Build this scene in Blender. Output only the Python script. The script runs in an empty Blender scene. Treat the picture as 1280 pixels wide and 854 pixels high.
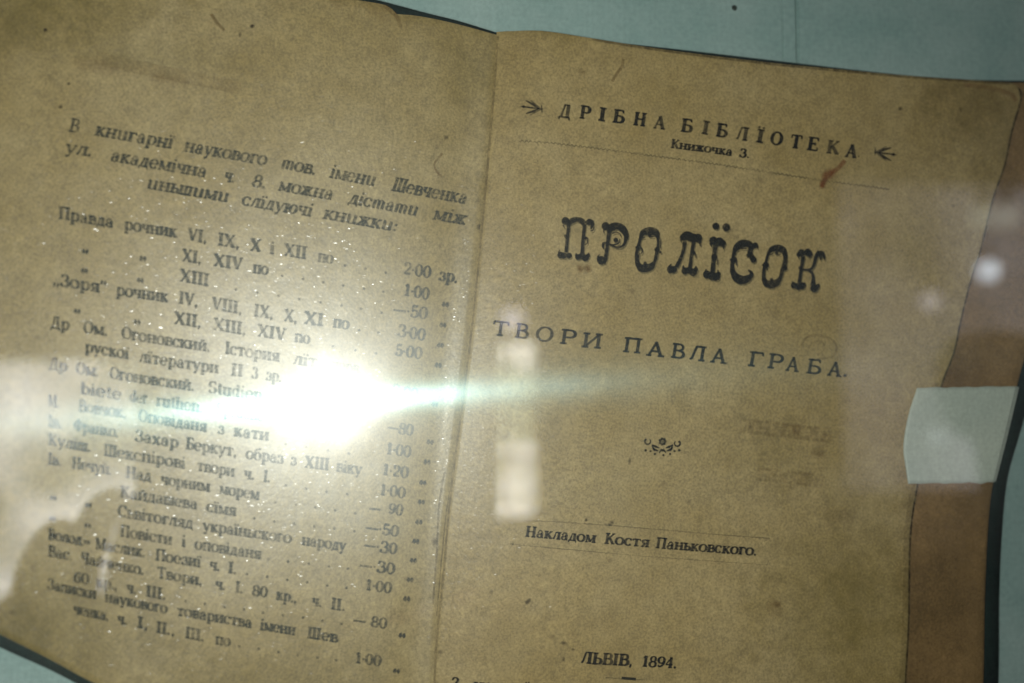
import bpy, bmesh, math, random
import numpy as np
from mathutils import Matrix, Vector

R = math.radians
random.seed(7)
rng = np.random.default_rng(7)
sc = bpy.context.scene
COL = sc.collection

# ------------------------------------------------------------------ camera, world, flash, exposure
FPX, CX, CY = 1100.0, 640.0, 427.0       # focal length and centre on a 1280 x 854 frame
DIST = 0.210                             # lens to the backing board of the display case
NAD = (440.0, 498.0)                     # where the board's normal through the lens meets the frame
cam_d = bpy.data.cameras.new('camera')
cam = bpy.data.objects.new('camera', cam_d)
COL.objects.link(cam)
sc.camera = cam
cam_d.sensor_width = 36.0
cam_d.lens = 36.0 * FPX / 1280.0
cam_d.clip_start = 0.002
cam_d.clip_end = 50
yaw = math.atan((CX - NAD[0]) / FPX)
pitch = math.atan((NAD[1] - CY) / math.hypot(FPX, CX - NAD[0]))
cam.location = (0, -DIST, 0)
cam.rotation_euler = (R(90) + pitch, 0, -yaw)
cam_d.dof.use_dof = True
cam_d.dof.focus_distance = 0.2045
cam_d.dof.aperture_fstop = 6.4
cam_d.dof.aperture_blades = 0

world = bpy.data.worlds.new('World')
sc.world = world
world.use_nodes = True
world.node_tree.nodes['Background'].inputs['Color'].default_value = (0.75, 0.8, 0.9, 1)
world.node_tree.nodes['Background'].inputs['Strength'].default_value = 0.035

sc.view_settings.view_transform = 'Standard'
sc.view_settings.look = 'None'
sc.view_settings.exposure = 0.0
sc.view_settings.gamma = 1.0
sc.view_settings.use_curve_mapping = False
sc.render.engine = 'CYCLES'
sc.cycles.use_denoising = True
sc.cycles.denoiser = 'OPENIMAGEDENOISE'
sc.cycles.transparent_max_bounces = 24
sc.cycles.max_bounces = 8
sc.cycles.sample_clamp_indirect = 4.0
sc.render.film_transparent = False

FLASH_W = 0.42
FLASH_PX = (412.0, 503.0)
PHONE_Y = -DIST - 0.0012

# ------------------------------------------------------------------ rays through the photographed frame
RM = np.array(cam.rotation_euler.to_matrix())
CAM = np.array([0.0, -DIST, 0.0])


def rays(px, py):
    px, py = np.asarray(px, float), np.asarray(py, float)
    d = np.stack([(px - CX) / FPX, -(py - CY) / FPX, -np.ones_like(px)], -1)
    return d @ RM.T


def on_surface(px, py, hfun):
    """points of the surface y = -hfun(x, z) seen at the given places of the frame"""
    d = rays(px, py)
    t = DIST / d[..., 1]
    for _ in range(12):
        p = CAM + d * t[..., None]
        h = hfun(p[..., 0], p[..., 2])
        t = (DIST - h) / d[..., 1]
    return CAM + d * t[..., None]


def mirrored(px, py, Y):
    """point on the plane y = Y behind the lens whose image in the glass lies at px, py"""
    g = -0.034
    d = rays(px, py)
    t = (g + DIST) / d[1]
    p = CAM + d * t
    r = np.array([d[0], -d[1], d[2]])
    k = (Y - g) / r[1]
    return p + r * k


# ------------------------------------------------------------------ materials
def new_mat(name):
    m = bpy.data.materials.new(name)
    m.use_nodes = True
    nt = m.node_tree
    nt.nodes.clear()
    out = nt.nodes.new('ShaderNodeOutputMaterial')
    return m, nt, out


def N(nt, typ, **kw):
    n = nt.nodes.new(typ)
    for k, v in kw.items():
        if k.startswith('i_'):
            n.inputs[k[2:].replace('_', ' ')].default_value = v
        else:
            setattr(n, k, v)
    return n


def ramp(nt, src, stops):
    r = nt.nodes.new('ShaderNodeValToRGB')
    els = r.color_ramp.elements
    els[0].position, els[0].color = stops[0][0], stops[0][1]
    els[1].position, els[1].color = stops[-1][0], stops[-1][1]
    for p, c in stops[1:-1]:
        e = els.new(p)
        e.color = c
    nt.links.new(src, r.inputs['Fac'])
    return r


def mixc(nt, fac, a, b, mode='MIX'):
    m = nt.nodes.new('ShaderNodeMix')
    m.data_type = 'RGBA'
    m.blend_type = mode
    for sock, v in ((m.inputs[0], fac), (m.inputs[6], a), (m.inputs[7], b)):
        if hasattr(v, 'is_linked'):
            nt.links.new(v, sock)
        else:
            sock.default_value = v
    return m.outputs[2]


def g1(v):
    return (v, v, v, 1)


def paper_material(name, base, blotch, stains_and_falloff, sheen=0.05, fleck=1.0):
    """aged paper: fibres, mottling, foxing and large stain patches that also paint in corner falloff; a slightly calendered surface that glints"""
    m, nt, out = new_mat(name)
    L = nt.links.new
    co = N(nt, 'ShaderNodeTexCoord')
    P = co.outputs['Object']
    n1 = N(nt, 'ShaderNodeTexNoise', i_Scale=28.0, i_Detail=5.0, i_Roughness=0.6)
    n2 = N(nt, 'ShaderNodeTexNoise', i_Scale=420.0, i_Detail=3.0, i_Roughness=0.65)
    n3 = N(nt, 'ShaderNodeTexNoise', i_Scale=1700.0, i_Detail=2.0, i_Roughness=0.7)
    n4 = N(nt, 'ShaderNodeTexNoise', i_Scale=120.0, i_Detail=4.0, i_Roughness=0.7)
    for n in (n1, n2, n3, n4):
        L(P, n.inputs['Vector'])
    r1 = ramp(nt, n1.outputs['Fac'], [(0.36, g1(0)), (0.66, g1(1))])
    c = mixc(nt, r1.outputs['Color'], base, blotch)
    for (sx, sz, rad, col, amt) in stains_and_falloff:
        d = N(nt, 'ShaderNodeVectorMath', operation='SUBTRACT')
        L(P, d.inputs[0])
        d.inputs[1].default_value = (sx, 0, sz)
        s2 = N(nt, 'ShaderNodeVectorMath', operation='MULTIPLY')
        L(d.outputs[0], s2.inputs[0])
        s2.inputs[1].default_value = (1 / rad[0], 0, 1 / rad[1])
        ln = N(nt, 'ShaderNodeVectorMath', operation='LENGTH')
        L(s2.outputs[0], ln.inputs[0])
        w = N(nt, 'ShaderNodeMath', operation='MULTIPLY_ADD')
        L(n4.outputs['Fac'], w.inputs[0])
        w.inputs[1].default_value = 0.9
        L(ln.outputs['Value'], w.inputs[2])
        r = ramp(nt, w.outputs[0], [(0.35, g1(amt)), (1.0, g1(0))])
        rr = N(nt, 'ShaderNodeMath', operation='MULTIPLY')
        rr.inputs[1].default_value = 1.0
        L(r.outputs['Color'], rr.inputs[0])
        c = mixc(nt, rr.outputs[0], c, col)
    r2 = ramp(nt, n2.outputs['Fac'], [(0.3, g1(0.87)), (0.7, g1(1.10))])
    c = mixc(nt, 1.0, c, r2.outputs['Color'], 'MULTIPLY')
    r3 = ramp(nt, n3.outputs['Fac'], [(0.28, g1(0.70)), (0.72, g1(1.26))])
    c = mixc(nt, 1.0, c, r3.outputs['Color'], 'MULTIPLY')
    r5 = ramp(nt, n4.outputs['Fac'], [(0.30, (0.92, 0.90, 0.84, 1)), (0.60, g1(1.05))])
    c = mixc(nt, 1.0, c, r5.outputs['Color'], 'MULTIPLY')
    # foxing specks
    v = N(nt, 'ShaderNodeTexVoronoi', i_Scale=150.0)
    v.inputs['Randomness'].default_value = 1.0
    L(P, v.inputs['Vector'])
    r4 = ramp(nt, v.outputs['Distance'], [(0.03, g1(1)), (0.13, g1(0))])
    sel = N(nt, 'ShaderNodeSeparateColor')
    L(v.outputs['Color'], sel.inputs[0])
    gt = N(nt, 'ShaderNodeMath', operation='GREATER_THAN')
    gt.inputs[1].default_value = 0.86
    L(sel.outputs[0], gt.inputs[0])
    ml = N(nt, 'ShaderNodeMath', operation='MULTIPLY')
    L(r4.outputs['Color'], ml.inputs[0])
    L(gt.outputs[0], ml.inputs[1])
    ml2 = N(nt, 'ShaderNodeMath', operation='MULTIPLY')
    ml2.inputs[1].default_value = 0.45
    L(ml.outputs[0], ml2.inputs[0])
    c = mixc(nt, ml2.outputs[0], c, (0.12, 0.075, 0.03, 1))
    dif = N(nt, 'ShaderNodeBsdfDiffuse', i_Roughness=0.6)
    L(c, dif.inputs['Color'])
    bmp = N(nt, 'ShaderNodeBump', i_Strength=0.45, i_Distance=0.0002)
    L(n2.outputs['Fac'], bmp.inputs['Height'])
    bmp2 = N(nt, 'ShaderNodeBump', i_Strength=0.25, i_Distance=0.0012)
    L(n4.outputs['Fac'], bmp2.inputs['Height'])
    L(bmp.outputs[0], bmp2.inputs['Normal'])
    L(bmp2.outputs[0], dif.inputs['Normal'])
    gl = N(nt, 'ShaderNodeBsdfGlossy', i_Roughness=0.42)
    gl.inputs['Color'].default_value = g1(1)
    L(bmp.outputs[0], gl.inputs['Normal'])
    mx = N(nt, 'ShaderNodeMixShader')
    mx.inputs[0].default_value = sheen
    L(dif.outputs[0], mx.inputs[1])
    L(gl.outputs[0], mx.inputs[2])
    # glinting fibre facets
    mp = N(nt, 'ShaderNodeMapping')
    mp.inputs['Rotation'].default_value = (0, R(35), 0)
    mp.inputs['Scale'].default_value = (1.0, 1.0, 2.1)
    L(P, mp.inputs['Vector'])
    dn = N(nt, 'ShaderNodeVectorMath', operation='MULTIPLY_ADD')
    nn = N(nt, 'ShaderNodeTexNoise', i_Scale=300.0, i_Detail=1.0)
    L(P, nn.inputs['Vector'])
    L(nn.outputs['Color'], dn.inputs[0])
    dn.inputs[1].default_value = (0.003, 0.003, 0.003)
    L(mp.outputs[0], dn.inputs[2])
    v2 = N(nt, 'ShaderNodeTexVoronoi', i_Scale=1150.0)
    L(dn.outputs[0], v2.inputs['Vector'])
    sub = N(nt, 'ShaderNodeVectorMath', operation='MULTIPLY_ADD')
    L(v2.outputs['Color'], sub.inputs[0])
    sub.inputs[1].default_value = (0.36, 0.36, 0.36)
    sub.inputs[2].default_value = (-0.18, -0.18, -0.18)
    geo = N(nt, 'ShaderNodeNewGeometry')
    ad = N(nt, 'ShaderNodeVectorMath', operation='ADD')
    L(sub.outputs[0], ad.inputs[0])
    L(geo.outputs['Normal'], ad.inputs[1])
    nz = N(nt, 'ShaderNodeVectorMath', operation='NORMALIZE')
    L(ad.outputs[0], nz.inputs[0])
    g2 = N(nt, 'ShaderNodeBsdfGlossy', i_Roughness=0.27)
    L(nz.outputs[0], g2.inputs['Normal'])
    fr = ramp(nt, v2.outputs['Distance'], [(0.10, g1(1)), (0.42, g1(0))])
    fm = N(nt, 'ShaderNodeMath', operation='MULTIPLY')
    fm.inputs[1].default_value = 0.075 * fleck
    sp = N(nt, 'ShaderNodeSeparateColor')
    L(v2.outputs['Color'], sp.inputs[0])
    sg = N(nt, 'ShaderNodeMath', operation='GREATER_THAN')
    sg.inputs[1].default_value = 0.5
    L(sp.outputs[1], sg.inputs[0])
    sm_ = N(nt, 'ShaderNodeMath', operation='MULTIPLY')
    L(fr.outputs['Color'], sm_.inputs[0])
    L(sg.outputs[0], sm_.inputs[1])
    L(sm_.outputs[0], fm.inputs[0])
    mx2 = N(nt, 'ShaderNodeMixShader')
    L(fm.outputs[0], mx2.inputs[0])
    L(mx.outputs[0], mx2.inputs[1])
    L(g2.outputs[0], mx2.inputs[2])
    L(mx2.outputs[0], out.inputs['Surface'])
    return m


def ink_material(name, col, noise_scale=1400.0, lo=0.25, hi=0.5, floor=0.55):
    """printing ink as a worn film: coverage from the vertex attribute times an uneven noise"""
    m, nt, out = new_mat(name)
    L = nt.links.new
    at = N(nt, 'ShaderNodeAttribute', attribute_name='cover')
    co = N(nt, 'ShaderNodeTexCoord')
    n = N(nt, 'ShaderNodeTexNoise', i_Scale=noise_scale, i_Detail=2.0, i_Roughness=0.6)
    L(co.outputs['Object'], n.inputs['Vector'])
    r = ramp(nt, n.outputs['Fac'], [(lo, g1(floor)), (hi, g1(1))])
    n2 = N(nt, 'ShaderNodeTexNoise', i_Scale=130.0, i_Detail=2.0)
    L(co.outputs['Object'], n2.inputs['Vector'])
    r2 = ramp(nt, n2.outputs['Fac'], [(0.3, g1(0.68)), (0.6, g1(1))])
    a = N(nt, 'ShaderNodeMath', operation='MULTIPLY')
    L(at.outputs['Fac'], a.inputs[0])
    L(r.outputs['Color'], a.inputs[1])
    b = N(nt, 'ShaderNodeMath', operation='MULTIPLY')
    L(a.outputs[0], b.inputs[0])
    L(r2.outputs['Color'], b.inputs[1])
    tr = N(nt, 'ShaderNodeBsdfTransparent')
    df = N(nt, 'ShaderNodeBsdfDiffuse')
    df.inputs['Color'].default_value = col
    mx = N(nt, 'ShaderNodeMixShader')
    L(b.outputs[0], mx.inputs[0])
    L(tr.outputs[0], mx.inputs[1])
    L(df.outputs[0], mx.inputs[2])
    L(mx.outputs[0], out.inputs['Surface'])
    return m


def cloth_material(name, base, dark, weave=2600.0, amp=0.25, big=30.0):
    m, nt, out = new_mat(name)
    L = nt.links.new
    co = N(nt, 'ShaderNodeTexCoord')
    P = co.outputs['Object']
    n1 = N(nt, 'ShaderNodeTexNoise', i_Scale=big, i_Detail=5.0, i_Roughness=0.65)
    n2 = N(nt, 'ShaderNodeTexNoise', i_Scale=weave * 0.4, i_Detail=3.0, i_Roughness=0.7)
    wx = N(nt, 'ShaderNodeTexWave', i_Scale=weave * 0.12, i_Distortion=1.6)
    wx.bands_direction = 'X'
    wz = N(nt, 'ShaderNodeTexWave', i_Scale=weave * 0.12, i_Distortion=1.6)
    wz.bands_direction = 'Z'
    for n in (n1, n2, wx, wz):
        L(P, n.inputs['Vector'])
    r1 = ramp(nt, n1.outputs['Fac'], [(0.3, dark), (0.68, base)])
    r2 = ramp(nt, n2.outputs['Fac'], [(0.25, g1(1 - amp)), (0.75, g1(1 + amp * 0.7))])
    c = mixc(nt, 1.0, r1.outputs['Color'], r2.outputs['Color'], 'MULTIPLY')
    s = N(nt, 'ShaderNodeMath', operation='ADD')
    L(wx.outputs['Fac'], s.inputs[0])
    L(wz.outputs['Fac'], s.inputs[1])
    r3 = ramp(nt, s.outputs[0], [(0.0, g1(1 - amp * 0.12)), (1.0, g1(1.0 + amp * .06))])
    c = mixc(nt, 1.0, c, r3.outputs['Color'], 'MULTIPLY')
    b = N(nt, 'ShaderNodeBsdfPrincipled', i_Roughness=0.85)
    b.inputs['Specular IOR Level'].default_value = 0.15
    L(c, b.inputs['Base Color'])
    bp = N(nt, 'ShaderNodeBump', i_Strength=0.15, i_Distance=0.0001)
    L(s.outputs[0], bp.inputs['Height'])
    L(bp.outputs[0], b.inputs['Normal'])
    L(b.outputs[0], out.inputs['Surface'])
    return m


def plain(name, col, rough=0.6, spec=0.3, metal=0.0, var=0.15, scale=300.0):
    m, nt, out = new_mat(name)
    L = nt.links.new
    co = N(nt, 'ShaderNodeTexCoord')
    n = N(nt, 'ShaderNodeTexNoise', i_Scale=scale, i_Detail=3.0)
    L(co.outputs['Object'], n.inputs['Vector'])
    r = ramp(nt, n.outputs['Fac'], [(0.3, g1(1 - var)), (0.7, g1(1 + var))])
    c = mixc(nt, 1.0, col, r.outputs['Color'], 'MULTIPLY')
    b = N(nt, 'ShaderNodeBsdfPrincipled', i_Roughness=rough, i_Metallic=metal)
    b.inputs['Specular IOR Level'].default_value = spec
    L(c, b.inputs['Base Color'])
    L(b.outputs[0], out.inputs['Surface'])
    return m


def glass_material(name, bloom_lobes):
    """clear pane; the outer face also carries lobes added as lens bloom and flare"""
    m, nt, out = new_mat(name)
    L = nt.links.new
    tr = N(nt, 'ShaderNodeBsdfTransparent')
    tr.inputs['Color'].default_value = (0.975, 0.99, 0.985, 1)
    gl = N(nt, 'ShaderNodeBsdfGlossy', i_Roughness=0.0)
    fr = N(nt, 'ShaderNodeFresnel', i_IOR=1.5)
    gm = N(nt, 'ShaderNodeNewGeometry')
    io = N(nt, 'ShaderNodeMapRange')
    io.inputs['To Min'].default_value = 1.5
    io.inputs['To Max'].default_value = 1 / 1.5
    L(gm.outputs['Backfacing'], io.inputs['Value'])
    L(io.outputs[0], fr.inputs['IOR'])
    mx = N(nt, 'ShaderNodeMixShader')
    L(fr.outputs[0], mx.inputs[0])
    L(tr.outputs[0], mx.inputs[1])
    L(gl.outputs[0], mx.inputs[2])
    cur = mx.outputs[0]
    if bloom_lobes:
        co = N(nt, 'ShaderNodeTexCoord')
        nz = N(nt, 'ShaderNodeTexNoise', i_Scale=60.0, i_Detail=4.0, i_Roughness=0.7)
        L(co.outputs['Object'], nz.inputs['Vector'])
        for w, rough, an, rot, col in bloom_lobes:
            g = N(nt, 'ShaderNodeBsdfGlossy', i_Roughness=rough, i_Anisotropy=an, i_Rotation=rot)
            g.distribution = 'GGX'
            g.inputs['Color'].default_value = col
            if an:
                tg = N(nt, 'ShaderNodeTangent', direction_type='RADIAL', axis='Y')
                cx = N(nt, 'ShaderNodeCombineXYZ')
                cx.inputs[0].default_value = math.cos(rot + math.pi / 2)
                cx.inputs[2].default_value = math.sin(rot + math.pi / 2)
                g.inputs['Rotation'].default_value = 0.0
                L(cx.outputs[0], g.inputs['Tangent'])
            ad = N(nt, 'ShaderNodeMixShader')
            r = ramp(nt, nz.outputs['Fac'], [(0.3, g1(w * 0.75)), (0.7, g1(w * 1.2))])
            L(r.outputs['Color'], ad.inputs[0])
            L(cur, ad.inputs[1])
            L(g.outputs[0], ad.inputs[2])
            cur = ad.outputs[0]
    L(cur, out.inputs['Surface'])
    return m


def window_material(name, strength, scale, tint_a, tint_b, lo=0.35, hi=0.62, dim=0.3, blurz=1.0, lean=(0, 0, 0)):
    """daylight seen through a far window, broken by what grows outside"""
    m, nt, out = new_mat(name)
    L = nt.links.new
    co = N(nt, 'ShaderNodeTexCoord')
    mp = N(nt, 'ShaderNodeMapping')
    mp.inputs['Scale'].default_value = (1, 1, blurz)
    L(co.outputs['Object'], mp.inputs['Vector'])
    n = N(nt, 'ShaderNodeTexNoise', i_Scale=scale, i_Detail=2.0, i_Roughness=0.5)
    L(mp.outputs[0], n.inputs['Vector'])
    dp = N(nt, 'ShaderNodeVectorMath', operation='DOT_PRODUCT')
    L(co.outputs['Generated'], dp.inputs[0])
    dp.inputs[1].default_value = lean
    sm = N(nt, 'ShaderNodeMath', operation='ADD')
    L(n.outputs['Fac'], sm.inputs[0])
    L(dp.outputs['Value'], sm.inputs[1])
    r = ramp(nt, sm.outputs[0], [(lo, (tint_a[0] * dim, tint_a[1] * dim, tint_a[2] * dim, 1)), (hi, tint_b)])
    e = N(nt, 'ShaderNodeEmission', i_Strength=strength)
    L(r.outputs['Color'], e.inputs['Color'])
    L(e.outputs[0], out.inputs['Surface'])
    return m


# ------------------------------------------------------------------ object helpers
def tag(o, label=None, cat=None, group=None, kind=None):
    if label:
        o['label'] = label
    if cat:
        o['category'] = cat
    if group:
        o['group'] = group
    if kind:
        o['kind'] = kind
    return o


def empty(name, loc, label, cat, group=None):
    o = bpy.data.objects.new(name, None)
    COL.objects.link(o)
    o.location = loc
    o.empty_display_size = 0.01
    return tag(o, label, cat, group)


def mesh_obj(name, verts, faces, mat, parent=None, smooth=False, cover=None):
    me = bpy.data.meshes.new(name)
    me.from_pydata([tuple(v) for v in verts], [], [tuple(f) for f in faces])
    if cover is not None:
        at = me.attributes.new('cover', 'FLOAT', 'POINT')
        at.data.foreach_set('value', np.asarray(cover, dtype=np.float32))
    for mm in (mat if isinstance(mat, list) else [mat]):
        me.materials.append(mm)
    if smooth:
        me.polygons.foreach_set('use_smooth', [True] * len(me.polygons))
    me.update()
    o = bpy.data.objects.new(name, me)
    COL.objects.link(o)
    if parent is not None:
        o.parent = parent
        bpy.context.view_layer.update()
        o.matrix_parent_inverse = parent.matrix_world.inverted()
    return o


def resample(pts, n):
    pts = np.array(pts, float)
    # Catmull-Rom through the points, then even spacing
    P = np.vstack([2 * pts[0] - pts[1], pts, 2 * pts[-1] - pts[-2]])
    out = []
    for i in range(1, len(P) - 2):
        for t in np.linspace(0, 1, 14, endpoint=False):
            a, b, c, d = P[i - 1], P[i], P[i + 1], P[i + 2]
            out.append(0.5 * (2 * b + (c - a) * t + (2 * a - 5 * b + 4 * c - d) * t * t + (3 * b - a - 3 * c + d) * t ** 3))
    out.append(pts[-1])
    out = np.array(out)
    s = np.r_[0, np.cumsum(np.linalg.norm(np.diff(out, axis=0), axis=1))]
    u = np.linspace(0, s[-1], n)
    return np.stack([np.interp(u, s, out[:, 0]), np.interp(u, s, out[:, 1])], -1)


def coons(top, bottom, left, right, nu, nv):
    """grid of frame places filling the four border curves"""
    T, B = resample(top, nu), resample(bottom, nu)
    Lf, Rt = resample(left, nv), resample(right, nv)
    u = np.linspace(0, 1, nu)[None, :, None]
    v = np.linspace(0, 1, nv)[:, None, None]
    g = (1 - v) * T[None] + v * B[None] + (1 - u) * Lf[:, None] + u * Rt[:, None]
    g -= (1 - u) * (1 - v) * T[0] + u * (1 - v) * T[-1] + (1 - u) * v * B[0] + u * v * B[-1]
    return g


def sheet(name, grid, hfun, thick, mat, parent=None, edge=0.0):
    """a sheet of real thickness whose front follows hfun"""
    nv, nu = grid.shape[:2]
    F = on_surface(grid[..., 0], grid[..., 1], hfun)
    Bk = F.copy()
    Bk[..., 1] += thick
    V = np.vstack([F.reshape(-1, 3), Bk.reshape(-1, 3)])
    n = nu * nv
    faces = []
    for j in range(nv - 1):
        for i in range(nu - 1):
            a = j * nu + i
            faces.append((a, a + nu, a + nu + 1, a + 1))
            faces.append((n + a, n + a + 1, n + a + nu + 1, n + a + nu))
    rim = [j * nu for j in range(nv)] + [(nv - 1) * nu + i for i in range(1, nu)] + \
          [j * nu + nu - 1 for j in range(nv - 2, -1, -1)] + [i for i in range(nu - 2, 0, -1)]
    for k in range(len(rim)):
        a, b = rim[k], rim[(k + 1) % len(rim)]
        faces.append((b, a, n + a, n + b))
    o = mesh_obj(name, V, faces, mat, parent, smooth=False)
    me = o.data
    me.polygons.foreach_set('use_smooth', [abs(p.normal.y) > 0.5 for p in me.polygons])
    return o


def box(name, lo, hi, mat, parent=None, bevel=0.0, seg=3):
    bm = bmesh.new()
    bmesh.ops.create_cube(bm, size=1)
    for v in bm.verts:
        v.co = Vector([(lo[k] + hi[k]) / 2 + v.co[k] * (hi[k] - lo[k]) for k in range(3)])
    if bevel:
        bmesh.ops.bevel(bm, geom=bm.edges[:], offset=bevel, segments=seg, affect='EDGES')
    me = bpy.data.meshes.new(name)
    bm.to_mesh(me)
    bm.free()
    me.materials.append(mat)
    o = bpy.data.objects.new(name, me)
    COL.objects.link(o)
    if parent is not None:
        o.parent = parent
        bpy.context.view_layer.update()
        o.matrix_parent_inverse = parent.matrix_world.inverted()
    return o


# ------------------------------------------------------------------ heights of the open book over the board
SP = on_surface(np.array([622., 545.]), np.array([42., 854.]), lambda x, z: 0 * x + 0.006)
sp0, spd = SP[0][[0, 2]], (SP[1] - SP[0])[[0, 2]]
spd = spd / np.linalg.norm(spd)


def from_spine(x, z):
    return -((x - sp0[0]) * spd[1] - (z - sp0[1]) * spd[0]) * 1.0


_s = from_spine(SP[0][0] + 0.05, SP[0][2])
SGN = 1.0 if _s > 0 else -1.0


def sdist(x, z):
    return SGN * from_spine(x, z)


def h_left(x, z):
    s = np.maximum(-sdist(x, z), 0)
    return 0.0062 + 0.0105 * (1 - np.exp(-s / 0.05)) - 0.0012 * np.exp(-((s - 0.006) / 0.004) ** 2)


def h_right(x, z):
    s = np.maximum(sdist(x, z), 0)
    return 0.0066 + 0.0016 * (1 - np.exp(-s / 0.008)) + 0.0008 * np.sin(s * 22)


def h_under(x, z):
    return h_right(x, z) - 0.0007


def h_cover_right(x, z):
    return 0.0026 + 0 * x


def h_cover_left(x, z):
    return h_left(x, z) - 0.0010


def h_strap(x, z):
    return h_right(x, z) + 0.0005


# ------------------------------------------------------------------ colours
MAT = {}
pL = lambda px, py: on_surface(np.array(px, float), np.array(py, float), h_left)[[0, 2]]
pR = lambda px, py: on_surface(np.array(px, float), np.array(py, float), h_right)[[0, 2]]
OL = (0.20, 0.150, 0.040, 1)
BR = (0.25, 0.150, 0.045, 1)


def st(p, rx, ry, col, amt):
    return (p[0], p[1], (rx * 0.00019, ry * 0.00019), col, amt)


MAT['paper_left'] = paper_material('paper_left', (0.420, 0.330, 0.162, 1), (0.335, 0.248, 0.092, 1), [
    st(pL(0, -20), 330, 190, (0.17, 0.125, 0.022, 1), 0.95),  # corner stain, also painting in the flash falloff
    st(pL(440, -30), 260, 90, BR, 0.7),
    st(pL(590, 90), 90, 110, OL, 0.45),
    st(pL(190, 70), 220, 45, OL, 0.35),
    st(pL(30, 800), 350, 190, OL, 0.85),  # lower corner: staining plus falloff put into the colour
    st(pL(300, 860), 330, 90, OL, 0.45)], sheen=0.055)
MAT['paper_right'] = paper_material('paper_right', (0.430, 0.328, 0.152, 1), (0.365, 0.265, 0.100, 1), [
    st(pR(1240, 130), 270, 220, (0.19, 0.13, 0.035, 1), 0.85),  # browned corner, darkened further as painted falloff
    st(pR(1060, 760), 290, 300, (0.22, 0.165, 0.045, 1), 0.7),  # stain that also paints the light's drop towards this corner
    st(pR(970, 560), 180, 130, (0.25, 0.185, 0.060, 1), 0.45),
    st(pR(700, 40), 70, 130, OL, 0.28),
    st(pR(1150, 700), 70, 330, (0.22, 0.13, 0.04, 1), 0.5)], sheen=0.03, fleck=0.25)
MAT['paper_brown'] = paper_material('paper_brown', (0.300, 0.185, 0.075, 1), (0.180, 0.112, 0.044, 1), [
    st(pR(1200, 470), 140, 60, (0.15, 0.08, 0.03, 1), 0.5)], sheen=0.02, fleck=0.3)
MAT['ink'] = ink_material('printing_ink', (0.011, 0.011, 0.009, 1))
MAT['ink_worn'] = ink_material('worn_printing_ink', (0.045, 0.050, 0.036, 1), lo=0.3, hi=0.62, floor=0.35)
MAT['ink_shadow'] = ink_material('pale_line_ink', (0.085, 0.08, 0.045, 1), floor=0.25)
MAT['stain_brown'] = ink_material('brown_stain', (0.19, 0.095, 0.025, 1), noise_scale=500, lo=0.3, hi=0.6, floor=0.3)
MAT['stain_red'] = ink_material('red_stain', (0.30, 0.10, 0.03, 1), noise_scale=500, lo=0.3, hi=0.6, floor=0.4)
MAT['dirt_and_gaps'] = ink_material('dark_dirt_and_gaps', (0.03, 0.018, 0.012, 1), noise_scale=700, lo=0.3, hi=0.6, floor=0.3)  # grime specks, plus dark painted into gutter and page-edge gaps
MAT['cover'] = cloth_material('dark_green_cloth', (0.018, 0.040, 0.034, 1), (0.009, 0.022, 0.02, 1), amp=0.4)
MAT['board'] = cloth_material('pale_teal_cloth', (0.43, 0.56, 0.53, 1), (0.26, 0.41, 0.385, 1), weave=1900, amp=0.16, big=22)
MAT['strap'] = cloth_material('pale_tape_cloth', (0.60, 0.66, 0.56, 1), (0.53, 0.60, 0.52, 1), weave=2600, amp=0.16, big=60)

# ------------------------------------------------------------------ the display case: backing and glass
PXM = 0.00019
b0 = on_surface(np.array([-900., 2100.]), np.array([-700., 1500.]), lambda x, z: 0 * x)


def backing():
    """the lined back board, in two lengths meeting at an upright joint"""
    gx = [b0[0][0], on_surface(np.array(979.), np.array(30.), lambda x, z: 0 * x)[0],
          on_surface(np.array(996.), np.array(30.), lambda x, z: 0 * x)[0], b0[1][0]]
    z0, z1 = b0[1][2], b0[0][2]
    o1 = box('backing_board', (gx[0], 0.0, z0), (gx[1] - 0.0001, 0.004, z1), MAT['board'], bevel=0.0004, seg=2)
    tag(o1, kind='structure')
    o2 = box('backing_board', (gx[1] + 0.0001, 0.0003, z0), (gx[2] - 0.00012, 0.004, z1), MAT['board'], bevel=0.0002, seg=1)
    tag(o2, kind='structure')
    o3 = box('backing_board', (gx[2] + 0.00012, -0.0001, z0), (gx[3], 0.004, z1), MAT['board'], bevel=0.0004, seg=2)
    tag(o3, kind='structure')
    o4 = box('case_wall', (gx[0], 0.0045, z0), (gx[3], 0.008, z1), plain('dark_case', (0.03, 0.05, 0.05, 1)))
    tag(o4, kind='structure')


backing()

def pane():
    root = empty('glass_pane', (0, -0.033, 0), 'clear glass pane in front of the open book, mirroring windows and a flash', 'glass')
    g = box('glass_sheet', (b0[0][0] * 0.8, -0.034, b0[1][2] * 0.8), (b0[1][0] * 0.8, -0.031, b0[0][2] * 0.8),
            glass_material('clear_glass', None), root)
    fm = glass_material('bloom_glass', [  # rough lobes added to spread the flash into bloom, veil and streak
        (0.011, 0.19, 0.0, 0.0, (1.0, 1.0, 0.97, 1)),
        (0.032, 0.36, 0.0, 0.0, (0.90, 1.0, 0.97, 1)),
        (0.012, 0.52, 0.0, 0.0, (0.95, 1.0, 0.96, 1)),
        (0.014, 0.205, 0.74, R(4.0), (0.60, 1.0, 1.0, 1)),
    ])
    g.data.materials.append(fm)
    for p in g.data.polygons:
        if p.normal.y < -0.9:
            p.material_index = 1
    return root


pane()

# ------------------------------------------------------------------ the book
book = empty('open_book', (float(SP[1][0]), -0.0002, float(SP[1][2])),
             'old open booklet with yellowed pages printed in Cyrillic, dated 1894, under the glass', 'book')

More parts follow.
